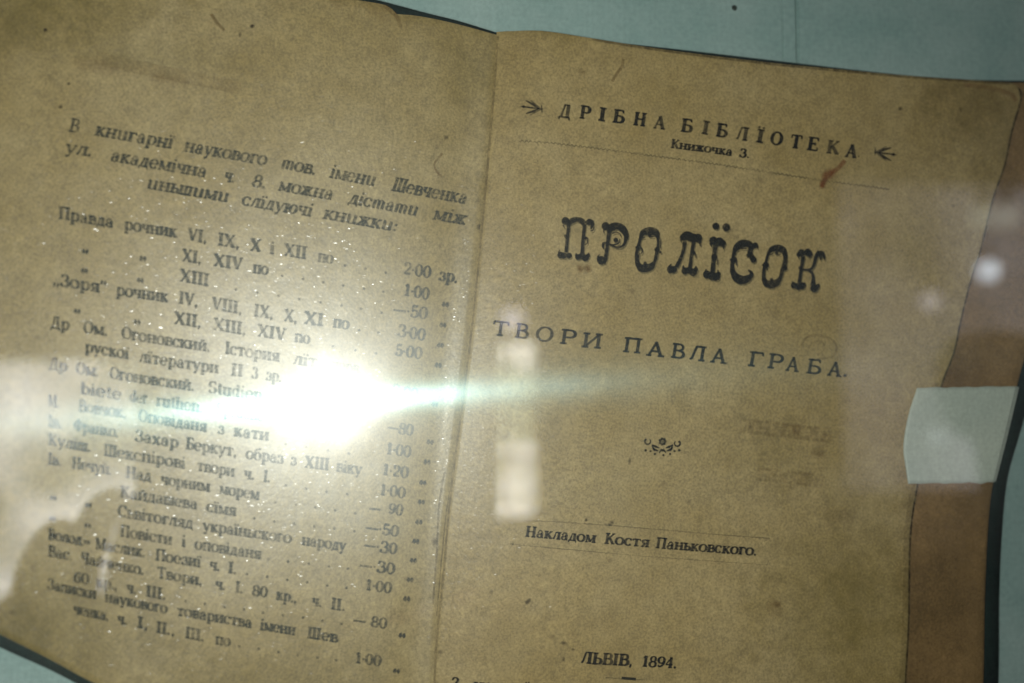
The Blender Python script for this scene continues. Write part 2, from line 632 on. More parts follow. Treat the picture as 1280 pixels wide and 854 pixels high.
LT = [(-190, -95), (60, -62), (260, -34), (400, -6), (455, 3), (484, 9), (498, 21), (507, 20), (535, 24), (575, 33), (622, 46)]
LB = [(-190, 690), (-60, 762), (0, 793), (60, 823), (120, 855), (230, 905), (380, 955), (538, 990)]
LL = [(-190, -95), (-200, 300), (-190, 690)]
SPINE = [(622, 44), (612, 180), (598, 320), (589, 410), (573, 540), (558, 660), (549, 760), (543, 854), (538, 990)]
RT = [(621, 40), (640, 39), (680, 39), (740, 48), (830, 62), (950, 77), (1050, 87), (1140, 95), (1215, 100), (1262, 103)]
RR = [(1262, 103), (1275, 110), (1278, 122), (1266, 164), (1257, 207), (1242, 250), (1227, 312), (1215, 350), (1202, 401),
      (1194, 440), (1179, 479), (1163, 540), (1148, 607), (1139, 672), (1137, 779), (1133, 854), (1128, 990)]
RB = [(538, 990), (800, 1010), (1128, 990)]

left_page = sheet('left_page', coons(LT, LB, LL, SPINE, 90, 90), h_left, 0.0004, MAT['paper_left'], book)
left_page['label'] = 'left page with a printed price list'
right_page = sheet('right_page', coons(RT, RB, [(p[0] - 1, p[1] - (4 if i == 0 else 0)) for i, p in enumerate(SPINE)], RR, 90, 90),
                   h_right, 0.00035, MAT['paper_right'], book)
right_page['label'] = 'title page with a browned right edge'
UR = [(1345, 105), (1322, 250), (1295, 390), (1271, 483), (1256, 545), (1242, 600), (1235, 658), (1231, 750), (1229, 854), (1222, 990)]
under = sheet('page_block', coons([(640, 46), (830, 67), (1130, 98), (1345, 105)], [(540, 995), (800, 1015), (1222, 990)],
                                  [(p[0] + 8, p[1] + 3) for p in SPINE], UR, 60, 60), h_under, 0.0038, MAT['paper_brown'], book)
under['label'] = 'brown pages showing beyond the title page edge'
CR = [(1368, 100), (1345, 250), (1318, 390), (1292, 483), (1274, 545), (1259, 600), (1252, 672), (1249, 750), (1248, 854), (1240, 1000)]
cr = sheet('back_cover', coons([(632, 42), (830, 62), (1130, 95), (1240, 101), (1368, 100)], [(540, 1010), (1240, 1000)],
                               [(p[0] + 10, p[1] - (5 if i == 0 else 0)) for i, p in enumerate(SPINE)], CR, 40, 60), h_cover_right, 0.0022, MAT['cover'], book)
LTC = [(-200, -102), (60, -70), (260, -42), (400, -13), (455, -4), (500, 7), (530, 15), (575, 26), (624, 41)]
LBC = [(-200, 710), (-60, 780), (0, 813), (60, 841), (112, 868), (225, 920), (380, 968), (538, 1000)]
cl = sheet('front_cover', coons(LTC, LBC, [(-200, -102), (-215, 300), (-200, 710)], [(p[0] + 2, p[1] - 2) for p in SPINE], 50, 50),
           h_cover_left, 0.0018, MAT['cover'], book)

# strap across the page edge
stp = empty('holding_strap', tuple(on_surface(np.array(1200.), np.array(600.), h_strap)),
            'pale blue-grey cloth strap across the right edge of the book', 'strap')
wob = lambda pts, a: [(x + rng.normal(0, a * 0.3), y + rng.normal(0, a)) for x, y in pts]
st_top = [(1147, 485)] + wob([(1147 + 124 * k / 14, 485 - 2 * k / 14) for k in range(1, 14)], 0.5) + [(1272, 483)]
st_bot = [(1136, 605)] + wob([(1136 + 106 * k / 14, 605 - 1.5 * k / 14) for k in range(1, 14)], 0.6) + [(1243, 603)]
sheet('strap_cloth', coons(st_top, st_bot, [(1147, 485), (1136, 520), (1130, 558), (1133, 585), (1136, 605)],
                           [(1272, 483), (1258, 543), (1243, 603)], 40, 24), h_strap, 0.0003, MAT['strap'], stp)
sheet('strap_fold', coons([(1271, 484), (1274, 484)], [(1242, 602), (1245, 602)], [(1271, 484), (1257, 543), (1242, 602)],
                          [(1274, 484), (1260, 543), (1245, 602)], 3, 12), lambda x, z: h_strap(x, z) - 0.0002, 0.0044, MAT['strap'], stp)

# small nail in the backing above the book
q = on_surface(np.array(918.), np.array(10.), lambda x, z: 0 * x)
bm = bmesh.new()
bmesh.ops.create_uvsphere(bm, u_segments=20, v_segments=10, radius=0.00075)
for v in bm.verts:
    v.co.y *= 0.5
nail_m = bpy.data.meshes.new('nail')
bm.to_mesh(nail_m)
bm.free()
nail_m.materials.append(plain('tarnished_metal', (0.035, 0.045, 0.035, 1), rough=0.6, metal=0.3))
nail = bpy.data.objects.new('nail', nail_m)
nail.location = q
COL.objects.link(nail)
tag(nail, 'small dark nail head in the teal backing above the right page', 'nail')

# ------------------------------------------------------------------ printing: every mark is a soft edged ribbon of ink
class Ink:
    def __init__(self, hfun, soft=0.9, lift=0.00006):
        self.V, self.F, self.A = [], [], []
        self.h, self.soft, self.lift, self.k = hfun, soft, lift, 0
        self.n = 0
        self.L = []

    def ribbon(self, pts, w, a=1.0, taper=True):
        """pts in frame units, w full width(s)"""
        P = np.array(pts, float)
        w = np.asarray(w, float)
        if w.ndim and len(w) != len(P):
            w = np.interp(np.linspace(0, 1, len(P)), np.linspace(0, 1, len(w)), w)
        W = np.broadcast_to(w, (len(P),)) / 2
        s = self.soft
        d = np.gradient(P, axis=0) if len(P) > 2 else np.repeat((P[1:] - P[:1]), len(P), 0)
        ln = np.linalg.norm(d, axis=1, keepdims=True)
        ln[ln == 0] = 1
        d = d / ln
        nrm = np.stack([-d[:, 1], d[:, 0]], -1)
        P2 = np.vstack([P[0] - d[0] * s * 0.55, P[0] + d[0] * s * 0.35, P[1:-1], P[-1] - d[-1] * s * 0.35, P[-1] + d[-1] * s * 0.55])
        N2 = np.vstack([nrm[:1], nrm[:1], nrm[1:-1], nrm[-1:], nrm[-1:]])
        W2 = np.r_[W[0], W[0], W[1:-1], W[-1], W[-1]]
        m = len(P2)
        inner = np.maximum(W2 - s * 0.25, W2 * 0.35)[:, None]
        outer = (W2 + s * 0.55)[:, None]
        # thin marks keep their mass: fewer than a soft width of core lowers coverage
        core = np.clip((2 * W2) / (s * 0.8), 0.5, 1.0)
        rows = [P2 + N2 * outer, P2 + N2 * inner, P2 - N2 * inner, P2 - N2 * outer]
        al = [np.zeros(m), core * a, core * a, np.zeros(m)]
        for q_ in (1, 2):
            al[q_] = al[q_].copy()
            al[q_][0] = 0
            al[q_][-1] = 0
        b = self.n
        for r_ in rows:
            self.V.append(r_)
        self.A += al
        self.k = (self.k + 1) % 9
        self.L.append(np.full(4 * m, self.lift + self.k * 0.000003))
        for r_ in range(3):
            for i in range(m - 1):
                self.F.append((b + r_ * m + i, b + (r_ + 1) * m + i, b + (r_ + 1) * m + i + 1, b + r_ * m + i + 1))
        self.n += 4 * m

    def disc(self, c, rx, ry=None, a=1.0, ang=0.0, seg=14, fuzz=None):
        ry = rx if ry is None else ry
        s = self.soft if fuzz is None else fuzz
        t = np.linspace(0, 2 * np.pi, seg, endpoint=False)
        ca, sa = math.cos(ang), math.sin(ang)

        def ring(k, jit=0):
            x, y = np.cos(t) * max(rx + k, 0.1), np.sin(t) * max(ry + k, 0.1)
            return np.stack([c[0] + x * ca - y * sa, c[1] + x * sa + y * ca], -1)
        b = self.n
        self.V += [np.array([c], float), ring(-s * 0.4), ring(s * 0.6)]
        self.A += [np.array([a]), np.full(seg, a), np.zeros(seg)]
        self.k = (self.k + 1) % 9
        self.L.append(np.full(2 * seg + 1, self.lift + self.k * 0.000003))
        for i in range(seg):
            j = (i + 1) % seg
            self.F.append((b, b + 1 + j, b + 1 + i))
            self.F.append((b + 1 + i, b + 1 + j, b + 1 + seg + j, b + 1 + seg + i))
        self.n += 2 * seg + 1

    def build(self, name, mat, parent, label=None):
        V = np.vstack(self.V)
        Lf = np.concatenate(self.L)
        P = on_surface(V[:, 0], V[:, 1], self.h)
        P[:, 1] -= Lf
        o = mesh_obj(name, P, self.F, mat, parent, cover=np.concatenate(self.A))
        if label:
            o['label'] = label
        return o


# ---- letterforms of an old book face: thick stems, hairlines, flat serifs. Cap height 1, x-height .66
TH, HA = 0.17, 0.06


def ell(cx, cy, rx, ry, a0, a1, wv, wh, n=12):
    t = np.radians(np.linspace(a0, a1, n))
    pts = np.stack([cx + rx * np.cos(t), cy + ry * np.sin(t)], -1)
    w = wh + (wv - wh) * np.abs(np.cos(t)) ** 1.5
    return ('r', pts, w)


def ln(x0, y0, x1, y1, w):
    return ('r', np.array([(x0, y0), (x1, y1)], float), w)


def sf(x, y, L=0.13):
    return ln(x - L, y, x + L, y, HA * 1.15)


def stem(x, y0, y1, w=None, b=1, t=1, L=None):
    w = TH if w is None else w
    L = w / 2 + 0.085 if L is None else L
    o = [ln(x, y0, x, y1, w)]
    if b:
        o.append(sf(x, y0 + HA / 2, L))
    if t:
        o.append(sf(x, y1 - HA / 2, L))
    return o


def dot(x, y, r):
    return ('d', (x, y), r)


def drop(x, y, l):
    return ln(x, y, x, y + l, HA * 1.2)


def cap(c, H):
    """capital construction, also used at x-height for the many small letters of the same build"""
    k = 1.0 if H > 0.9 else 0.86
    T_, y2 = H - HA / 2, HA / 2
    X = lambda v: v * k
    if c in 'ПНИЙ':
        o = stem(X(.2), 0, H) + stem(X(.72), 0, H)
        if c == 'П': o.append(ln(X(.2), T_, X(.72), T_, HA * 1.3))
        if c == 'Н': o.append(ln(X(.2), H * .5, X(.72), H * .5, HA * 1.2))
        if c in 'ИЙ': o.append(ln(X(.24), H * .12, X(.68), H * .88, HA * 1.3))
        if c == 'Й': o.append(ell(X(.46), H + .2, .12, .09, 190, 350, .07, .1))
        return o, X(.92)
    if c == 'Ш':
        return stem(X(.17), 0, H) + stem(X(.52), 0, H) + stem(X(.87), 0, H) + [ln(X(.17), y2, X(.87), y2, HA * 1.3)], X(1.05)
    if c == 'Г':
        return stem(X(.2), 0, H) + [ln(X(.2), T_, X(.62), T_, HA * 1.3), drop(X(.62), T_, -.2 * H)], X(.68)
    if c == 'Т':
        return stem(X(.39), 0, H, t=0) + [ln(X(.06), T_, X(.72), T_, HA * 1.3), drop(X(.06), T_, -.22 * H), drop(X(.72), T_, -.22 * H)], X(.78)
    if c in 'ЕE':
        return stem(X(.2), 0, H) + [ln(X(.2), T_, X(.66), T_, HA * 1.3), ln(X(.2), y2, X(.68), y2, HA * 1.3), ln(X(.2), H * .52, X(.5), H * .52, HA * 1.2),
                                    drop(X(.66), T_, -.2 * H), drop(X(.68), y2, .22 * H), ln(X(.5), H * .42, X(.5), H * .62, HA)], X(.74)
    if c == 'Б':
        return stem(X(.2), 0, H) + [ln(X(.2), T_, X(.62), T_, HA * 1.3), drop(X(.62), T_, -.18 * H), ell(X(.4), H * .28, X(.27), H * .26, -90, 90, TH, HA),
                                    ln(X(.2), H * .54, X(.42), H * .54, HA), ln(X(.2), y2, X(.42), y2, HA)], X(.74)
    if c in 'ВB':
        return stem(X(.2), 0, H) + [ell(X(.4), H * .76, X(.2), H * .22, -90, 90, TH * .9, HA), ell(X(.42), H * .27, X(.26), H * .25, -90, 90, TH, HA),
                                    ln(X(.2), T_, X(.4), T_, HA), ln(X(.2), H * .53, X(.42), H * .53, HA), ln(X(.2), y2, X(.42), y2, HA)], X(.74)
    if c in 'РP':
        return stem(X(.2), 0, H) + [ell(X(.42), H * .72, X(.24), H * .26, -90, 90, TH, HA), ln(X(.2), T_, X(.42), T_, HA), ln(X(.2), H * .47, X(.42), H * .47, HA)], X(.72)
    if c == 'Ь':
        return stem(X(.2), 0, H) + [ell(X(.38), H * .28, X(.26), H * .26, -90, 90, TH, HA), ln(X(.2), H * .54, X(.4), H * .54, HA), ln(X(.2), y2, X(.4), y2, HA)], X(.7)
    if c == 'О':
        return [ell(X(.42), H / 2, X(.33), H * .485, 0, 360, TH, HA, 20)], X(.84)
    if c == 'С':
        return [ell(X(.42), H / 2, X(.33), H * .485, 40, 322, TH, HA, 16), drop(X(.69), H * .98, -.28 * H)], X(.78)
    if c == 'Э':
        return [ell(X(.34), H / 2, X(.33), H * .485, -140, 140, TH, HA, 16), ln(X(.3), H / 2, X(.6), H / 2, HA)], X(.78)
    if c == 'Ю':
        return stem(X(.18), 0, H) + [ln(X(.18), H / 2, X(.5), H / 2, HA * 1.2), ell(X(.76), H / 2, X(.27), H * .485, 0, 360, TH, HA, 18)], X(1.14)
    if c == 'К':
        return stem(X(.2), 0, H) + [ln(X(.24), H * .46, X(.64), H * .94, HA * 1.4), ln(X(.36), H * .56, X(.68), H * .04, TH * .95), sf(X(.64), T_, .11), sf(X(.7), y2, .12)], X(.82)
    if c in 'ХX':
        return [ln(X(.16), H * .97, X(.64), H * .03, TH), ln(X(.64), H * .97, X(.16), H * .03, HA * 1.3), sf(X(.16), T_, .13), sf(X(.64), T_, .1), sf(X(.16), y2, .1), sf(X(.64), y2, .13)], X(.8)
    if c == 'V':
        return [ln(X(.16), H * .97, X(.4), H * .03, TH), ln(X(.64), H * .97, X(.42), H * .03, HA * 1.3), sf(X(.16), T_, .13), sf(X(.64), T_, .1)], X(.76)
    if c == 'М':
        return stem(X(.16), 0, H, w=HA * 1.3, L=.11) + stem(X(.86), 0, H) + [ln(X(.18), H * .95, X(.5), H * .08, TH), ln(X(.52), H * .08, X(.84), H * .95, HA * 1.2)], X(1.04)
    if c == 'Л':
        return stem(X(.62), 0, H) + [ln(X(.3), T_, X(.62), T_, HA * 1.2), ln(X(.32), H * .97, X(.17), H * .1, HA * 1.5), dot(X(.13), H * .09, .075)], X(.8)
    if c == 'Д':
        return [ln(X(.58), 0, X(.58), H, TH), ln(X(.3), T_, X(.66), T_, HA * 1.2), ln(X(.34), H * .97, X(.17), H * .06, HA * 1.5), ln(X(.03), y2, X(.76), y2, HA * 1.4),
                drop(X(.05), 0, -.16), drop(X(.74), 0, -.16)], X(.8)
    if c == 'А':
        return [ln(X(.4), H * .99, X(.13), H * .03, HA * 1.4), ln(X(.38), H * .99, X(.66), H * .03, TH), ln(X(.22), H * .33, X(.56), H * .33, HA * 1.1), sf(X(.13), y2, .11), sf(X(.67), y2, .14)], X(.8)
    if c == 'Ж':
        return stem(X(.5), 0, H) + [ln(X(.14), H * .94, X(.44), H * .5, HA * 1.4), ln(X(.86), H * .94, X(.56), H * .5, HA * 1.4), ln(X(.4), H * .55, X(.12), H * .04, TH * .85),
                                    ln(X(.6), H * .55, X(.88), H * .04, TH * .85), sf(X(.14), T_, .1), sf(X(.86), T_, .1), sf(X(.12), y2, .12), sf(X(.88), y2, .12)], X(1.02)
    if c == 'Ч':
        return stem(X(.62), 0, H) + [ln(X(.18), H, X(.18), H * .62, TH), sf(X(.18), T_, .15), ell(X(.4), H * .66, X(.22), H * .22, 180, 290, TH, HA), ln(X(.44), H * .45, X(.62), H * .5, HA)], X(.82)
    if c == 'Я':
        return stem(X(.62), 0, H) + [ell(X(.42), H * .73, X(.24), H * .25, 90, 270, TH, HA), ln(X(.42), T_, X(.62), T_, HA), ln(X(.42), H * .48, X(.62), H * .48, HA),
                                     ln(X(.4), H * .46, X(.2), H * .05, TH * .8), sf(X(.16), y2, .1)], X(.8)
    if c in 'З3':
        return [ell(X(.34), H * .76, X(.22), H * .22, -80, 150, TH * .85, HA), ell(X(.34), H * .27, X(.27), H * .26, -155, 85, TH, HA), dot(X(.15), H * .8, .07), dot(X(.12), H * .2, .08)], X(.7)
    if c in 'ІIЇ':
        o = stem(.2, 0, H)
        if c == 'Ї': o += [dot(.09, H + .16, .075), dot(.31, H + .16, .075)]
        return o, .4
    if c == 'У':
        return [ln(X(.16), H * .97, X(.42), H * .35, TH), ln(X(.68), H * .97, X(.3), H * .06, HA * 1.4), sf(X(.16), T_, .12), sf(X(.68), T_, .1), dot(X(.22), H * .07, .07)], X(.78)
    if c == 'Ф':
        return stem(X(.5), 0, H) + [ell(X(.5), H * .5, X(.38), H * .3, 0, 360, TH, HA, 18)], X(1.0)
    if c == 'S':
        return [ell(X(.36), H * .74, X(.23), H * .23, 50, 250, TH, HA), ell(X(.36), H * .27, X(.25), H * .25, -130, 75, TH, HA), drop(X(.56), H * .98, -.24), drop(X(.13), H * .02, .24)], X(.72)
    return None


SMALL = dict(zip('пнийшгтвьэюкмлджчязхц', 'ПНИЙШГТВЬЭЮКМЛДЖЧЯЗХШ'))
DIG_H = 0.95


def glyph(c, it=False):
    XH = 0.68
    if c == ' ': return [], .42
    if it and c in 'ип':
        o = [ln(.2, 0, .2, XH, TH), ln(.6, 0, .6, XH, TH), ln(.08, XH * .9, .2, XH, HA), ln(.6, .02, .74, .1, HA)]
        o.append(ell(.4, .14, .2, .13, 180, 360, HA, HA) if c == 'и' else ell(.4, XH - .14, .2, .13, 0, 180, HA, HA))
        return o, .8
    if it and c == 'т':
        return [ln(x, 0, x, XH * .9, TH) for x in (.18, .5, .82)] + [ell(.34, XH - .16, .16, .14, 0, 180, HA, HA), ell(.66, XH - .16, .16, .14, 0, 180, HA, HA)], 1.0
    if c in 'аa':
        return [ln(.48, .04, .48, XH * .75, TH), ell(.33, XH * .74, .17, XH * .24, 0, 150, HA, HA * 1.2), dot(.16, XH * .72, .075), ell(.33, XH * .26, .2, XH * .25, 60, 300, TH * .9, HA),
                ln(.38, XH * .52, .48, XH * .56, HA), ell(.56, .1, .08, .09, 180, 300, HA, HA)], .68
    if c in 'еe':
        return [ell(.34, XH / 2, .26, XH * .49, 5, 318, TH, HA, 16), ln(.1, XH * .52, .58, XH * .52, HA)], .68
    if c in 'оo': return cap('О', XH)
    if c in 'сc':
        return [ell(.34, XH / 2, .26, XH * .49, 45, 320, TH, HA, 14), dot(.54, XH * .8, .075)], .64
    if c in 'рp':
        return [ln(.2, -.28, .2, XH, TH), sf(.2, -.26, .15), ln(.08, XH - .03, .2, XH - .03, HA), ell(.42, XH / 2, .23, XH * .48, -130, 130, TH, HA, 14)], .74
    if c in 'уy':
        return [ln(.12, XH, .36, .08, TH * .9), ln(.6, XH, .3, -.2, HA * 1.4), sf(.12, XH - .03, .12), sf(.6, XH - .03, .1), dot(.2, -.2, .085), ln(.2, -.25, .32, -.18, HA)], .7
    if c == 'б':
        return [ell(.36, XH / 2, .26, XH * .48, 0, 360, TH, HA, 18), ell(.5, .62, .4, .32, 100, 180, TH * .7, HA), ln(.42, .93, .62, 1.0, HA * 1.6)], .74
    if c in 'іїi':
        o = stem(.18, 0, XH, t=0) + [ln(.06, XH - .03, .2, XH - .03, HA)]
        o += [dot(.18, .93, .085)] if c != 'ї' else [dot(.06, .9, .07), dot(.3, .9, .07)]
        return o, .38
    if c == 'п' and False: return None
    if c in SMALL:
        r = cap(SMALL[c], XH)
        if c == 'й':
            o, w = cap('И', XH)
            return o + [ell(.4, .93, .13, .1, 190, 350, .08, .1)], w
        return r
    if c == 'n': return stem(.18, 0, XH) + stem(.56, 0, XH * .8, t=0) + [ell(.38, XH * .75, .19, XH * .22, 0, 170, TH, HA)], .74
    if c == 'u': return stem(.18, .1, XH, b=0) + stem(.56, 0, XH) + [ell(.38, .16, .2, .14, 180, 350, TH, HA)], .74
    if c == 'd': return [ln(.5, 0, .5, 1, TH), ln(.4, .97, .5, .97, HA), ell(.32, XH / 2, .23, XH * .48, 40, 320, TH, HA, 14), sf(.54, .03, .1)], .7
    if c == 'b': return [ln(.18, 0, .18, 1, TH), ln(.08, .97, .18, .97, HA), ell(.38, XH / 2, .23, XH * .48, -140, 140, TH, HA, 14)], .7
    if c == 'h': return stem(.18, 0, 1) + stem(.56, 0, XH * .8, t=0) + [ell(.38, XH * .75, .19, XH * .22, 0, 170, TH, HA)], .74
    if c == 't': return [ln(.2, .08, .2, .9, TH), ln(.06, XH, .38, XH, HA), ell(.3, .12, .1, .11, 180, 330, HA, HA)], .42
    if c == 'r': return stem(.18, 0, XH) + [ell(.36, XH * .74, .14, XH * .22, 60, 170, HA, HA), dot(.46, XH * .86, .08)], .54
    if c == 'f': return stem(.2, 0, .85, t=0) + [ln(.06, XH, .36, XH, HA), ell(.32, .84, .12, .14, 60, 180, HA, HA), dot(.42, .9, .07)], .42
    if c == 'l': return stem(.18, 0, 1), .36
    if c == 'm': return stem(.18, 0, XH) + stem(.5, 0, XH * .8, t=0) + stem(.82, 0, XH * .8, t=0) + [ell(.34, XH * .75, .16, XH * .22, 0, 170, HA, HA), ell(.66, XH * .75, .16, XH * .22, 0, 170, HA, HA)], 1.0
    D = DIG_H
    if c == '0': return [ell(.32, D / 2, .24, D * .49, 0, 360, TH * .9, HA, 18)], .64
    if c == '1': return stem(.3, 0, D, t=0) + [ln(.12, D * .82, .28, D * .97, HA * 1.4)], .56
    if c == '2': return [ell(.3, D * .72, .22, D * .26, -30, 165, TH * .9, HA), ln(.48, D * .58, .1, .06, HA * 1.5), ln(.1, .06, .54, .06, TH * .7), dot(.14, D * .72, .08)], .62
    if c == '5': return [ln(.16, D * .97, .5, D * .97, HA * 2), ln(.16, D, .14, D * .5, HA), ell(.3, D * .3, .24, D * .29, -150, 130, TH * .9, HA), dot(.12, D * .2, .08)], .62
    if c == '6': return [ell(.32, D * .3, .23, D * .29, 0, 360, TH * .9, HA, 18), ell(.5, D * .4, .4, D * .55, 95, 180, TH * .9, HA), dot(.5, D * .86, .07)], .64
    if c == '9': return [ell(.32, D * .68, .23, D * .29, 0, 360, TH * .9, HA, 18), ell(.14, D * .6, .4, D * .55, -85, 0, TH * .9, HA), dot(.14, D * .14, .07)], .64
    if c == '4': return [ln(.42, 0, .42, D, TH), ln(.42, D * .95, .06, D * .3, HA * 1.3), ln(.06, D * .3, .58, D * .3, HA * 1.3), sf(.42, .03, .14)], .64
    if c == '8': return [ell(.32, D * .74, .19, D * .24, 0, 360, TH * .8, HA, 18), ell(.32, D * .26, .24, D * .25, 0, 360, TH * .9, HA, 18)], .64
    if c == '.': return [dot(.14, .07, .095)], .32
    if c == ',': return [dot(.14, .07, .09), ln(.18, .04, .1, -.14, HA * 1.4)], .32
    if c == ':': return [dot(.16, .09, .09), dot(.16, .5, .09)], .36
    if c == '·': return [dot(.12, .42, .075)], .26
    if c == '—': return [ln(.02, .38, .9, .38, HA * 1.5)], .94
    if c == '-': return [ln(.02, .32, .36, .32, HA * 1.8)], .42
    if c == '„': return [dot(.12, .1, .08), ln(.16, .06, .06, -.14, HA * 1.8), dot(.36, .1, .08), ln(.4, .06, .3, -.14, HA * 1.8)], .5
    if c == '“': return [dot(.12, .78, .08), ln(.1, .8, .18, 1.0, HA * 1.8), dot(.36, .78, .08), ln(.34, .8, .42, 1.0, HA * 1.8)], .5
    r = cap(c, 1.0)
    if r is None:
        raise ValueError('no letter ' + c)
    return r


def up_vec(px):
    return np.interp(px, [40, 300, 500, 620, 900, 1200], [0.035, 0.075, 0.125, 0.15, 0.165, 0.185])


def set_text(ink, text, x0, y0, x1, y1, size, it=False, slant=0.0, track=0.0, a=1.0, weight=1.0, jit=0.25, mirror=False):
    """text from x0,y0 to x1,y1 along its foot line; size is the capital height in frame units"""
    gl = [glyph(c, it) for c in text]
    adv = [w + track for _, w in gl]
    tot = sum(adv) - track
    L = math.hypot(x1 - x0, y1 - y0)
    sx = L / tot
    ex = np.array([x1 - x0, y1 - y0]) / L
    pos = 0.0
    wsc = size * weight
    weight = weight * 1.15
    wsc = wsc * 1.15
    for (parts, w), ad in zip(gl, adv):
        base = np.array([x0, y0]) + ex * pos * sx
        jy = rng.normal(0, jit * 0.35)
        aa = a * float(np.clip(rng.normal(0.93, 0.08), 0.6, 1))
        u = up_vec(base[0]) + slant
        ey = np.array([u, -1.0]) * size
        for p in parts:
            def M(q_):
                q_ = np.atleast_2d(q_)
                xx = q_[:, :1] if not mirror else w - q_[:, :1]
                return base + xx * sx * ex + q_[:, 1:] * ey + np.array([0, jy])
            if p[0] == 'r':
                ink.ribbon(M(p[1]), np.asarray(p[2]) * (wsc * 0.5 + sx * weight * 0.5), aa)
            else:
                ink.disc(M(np.array(p[1]))[0], p[2] * (sx + size) / 2, p[2] * size, aa, seg=9)
        pos += ad


# ---- left page: the price list. Each entry is (x0, y0, x1, y1, text) or ('d', dot places) or ('q', place) for a ditto mark
def dots(*xy):
    return ('d', xy)


def q_(x, y):
    return ('q', x, y)


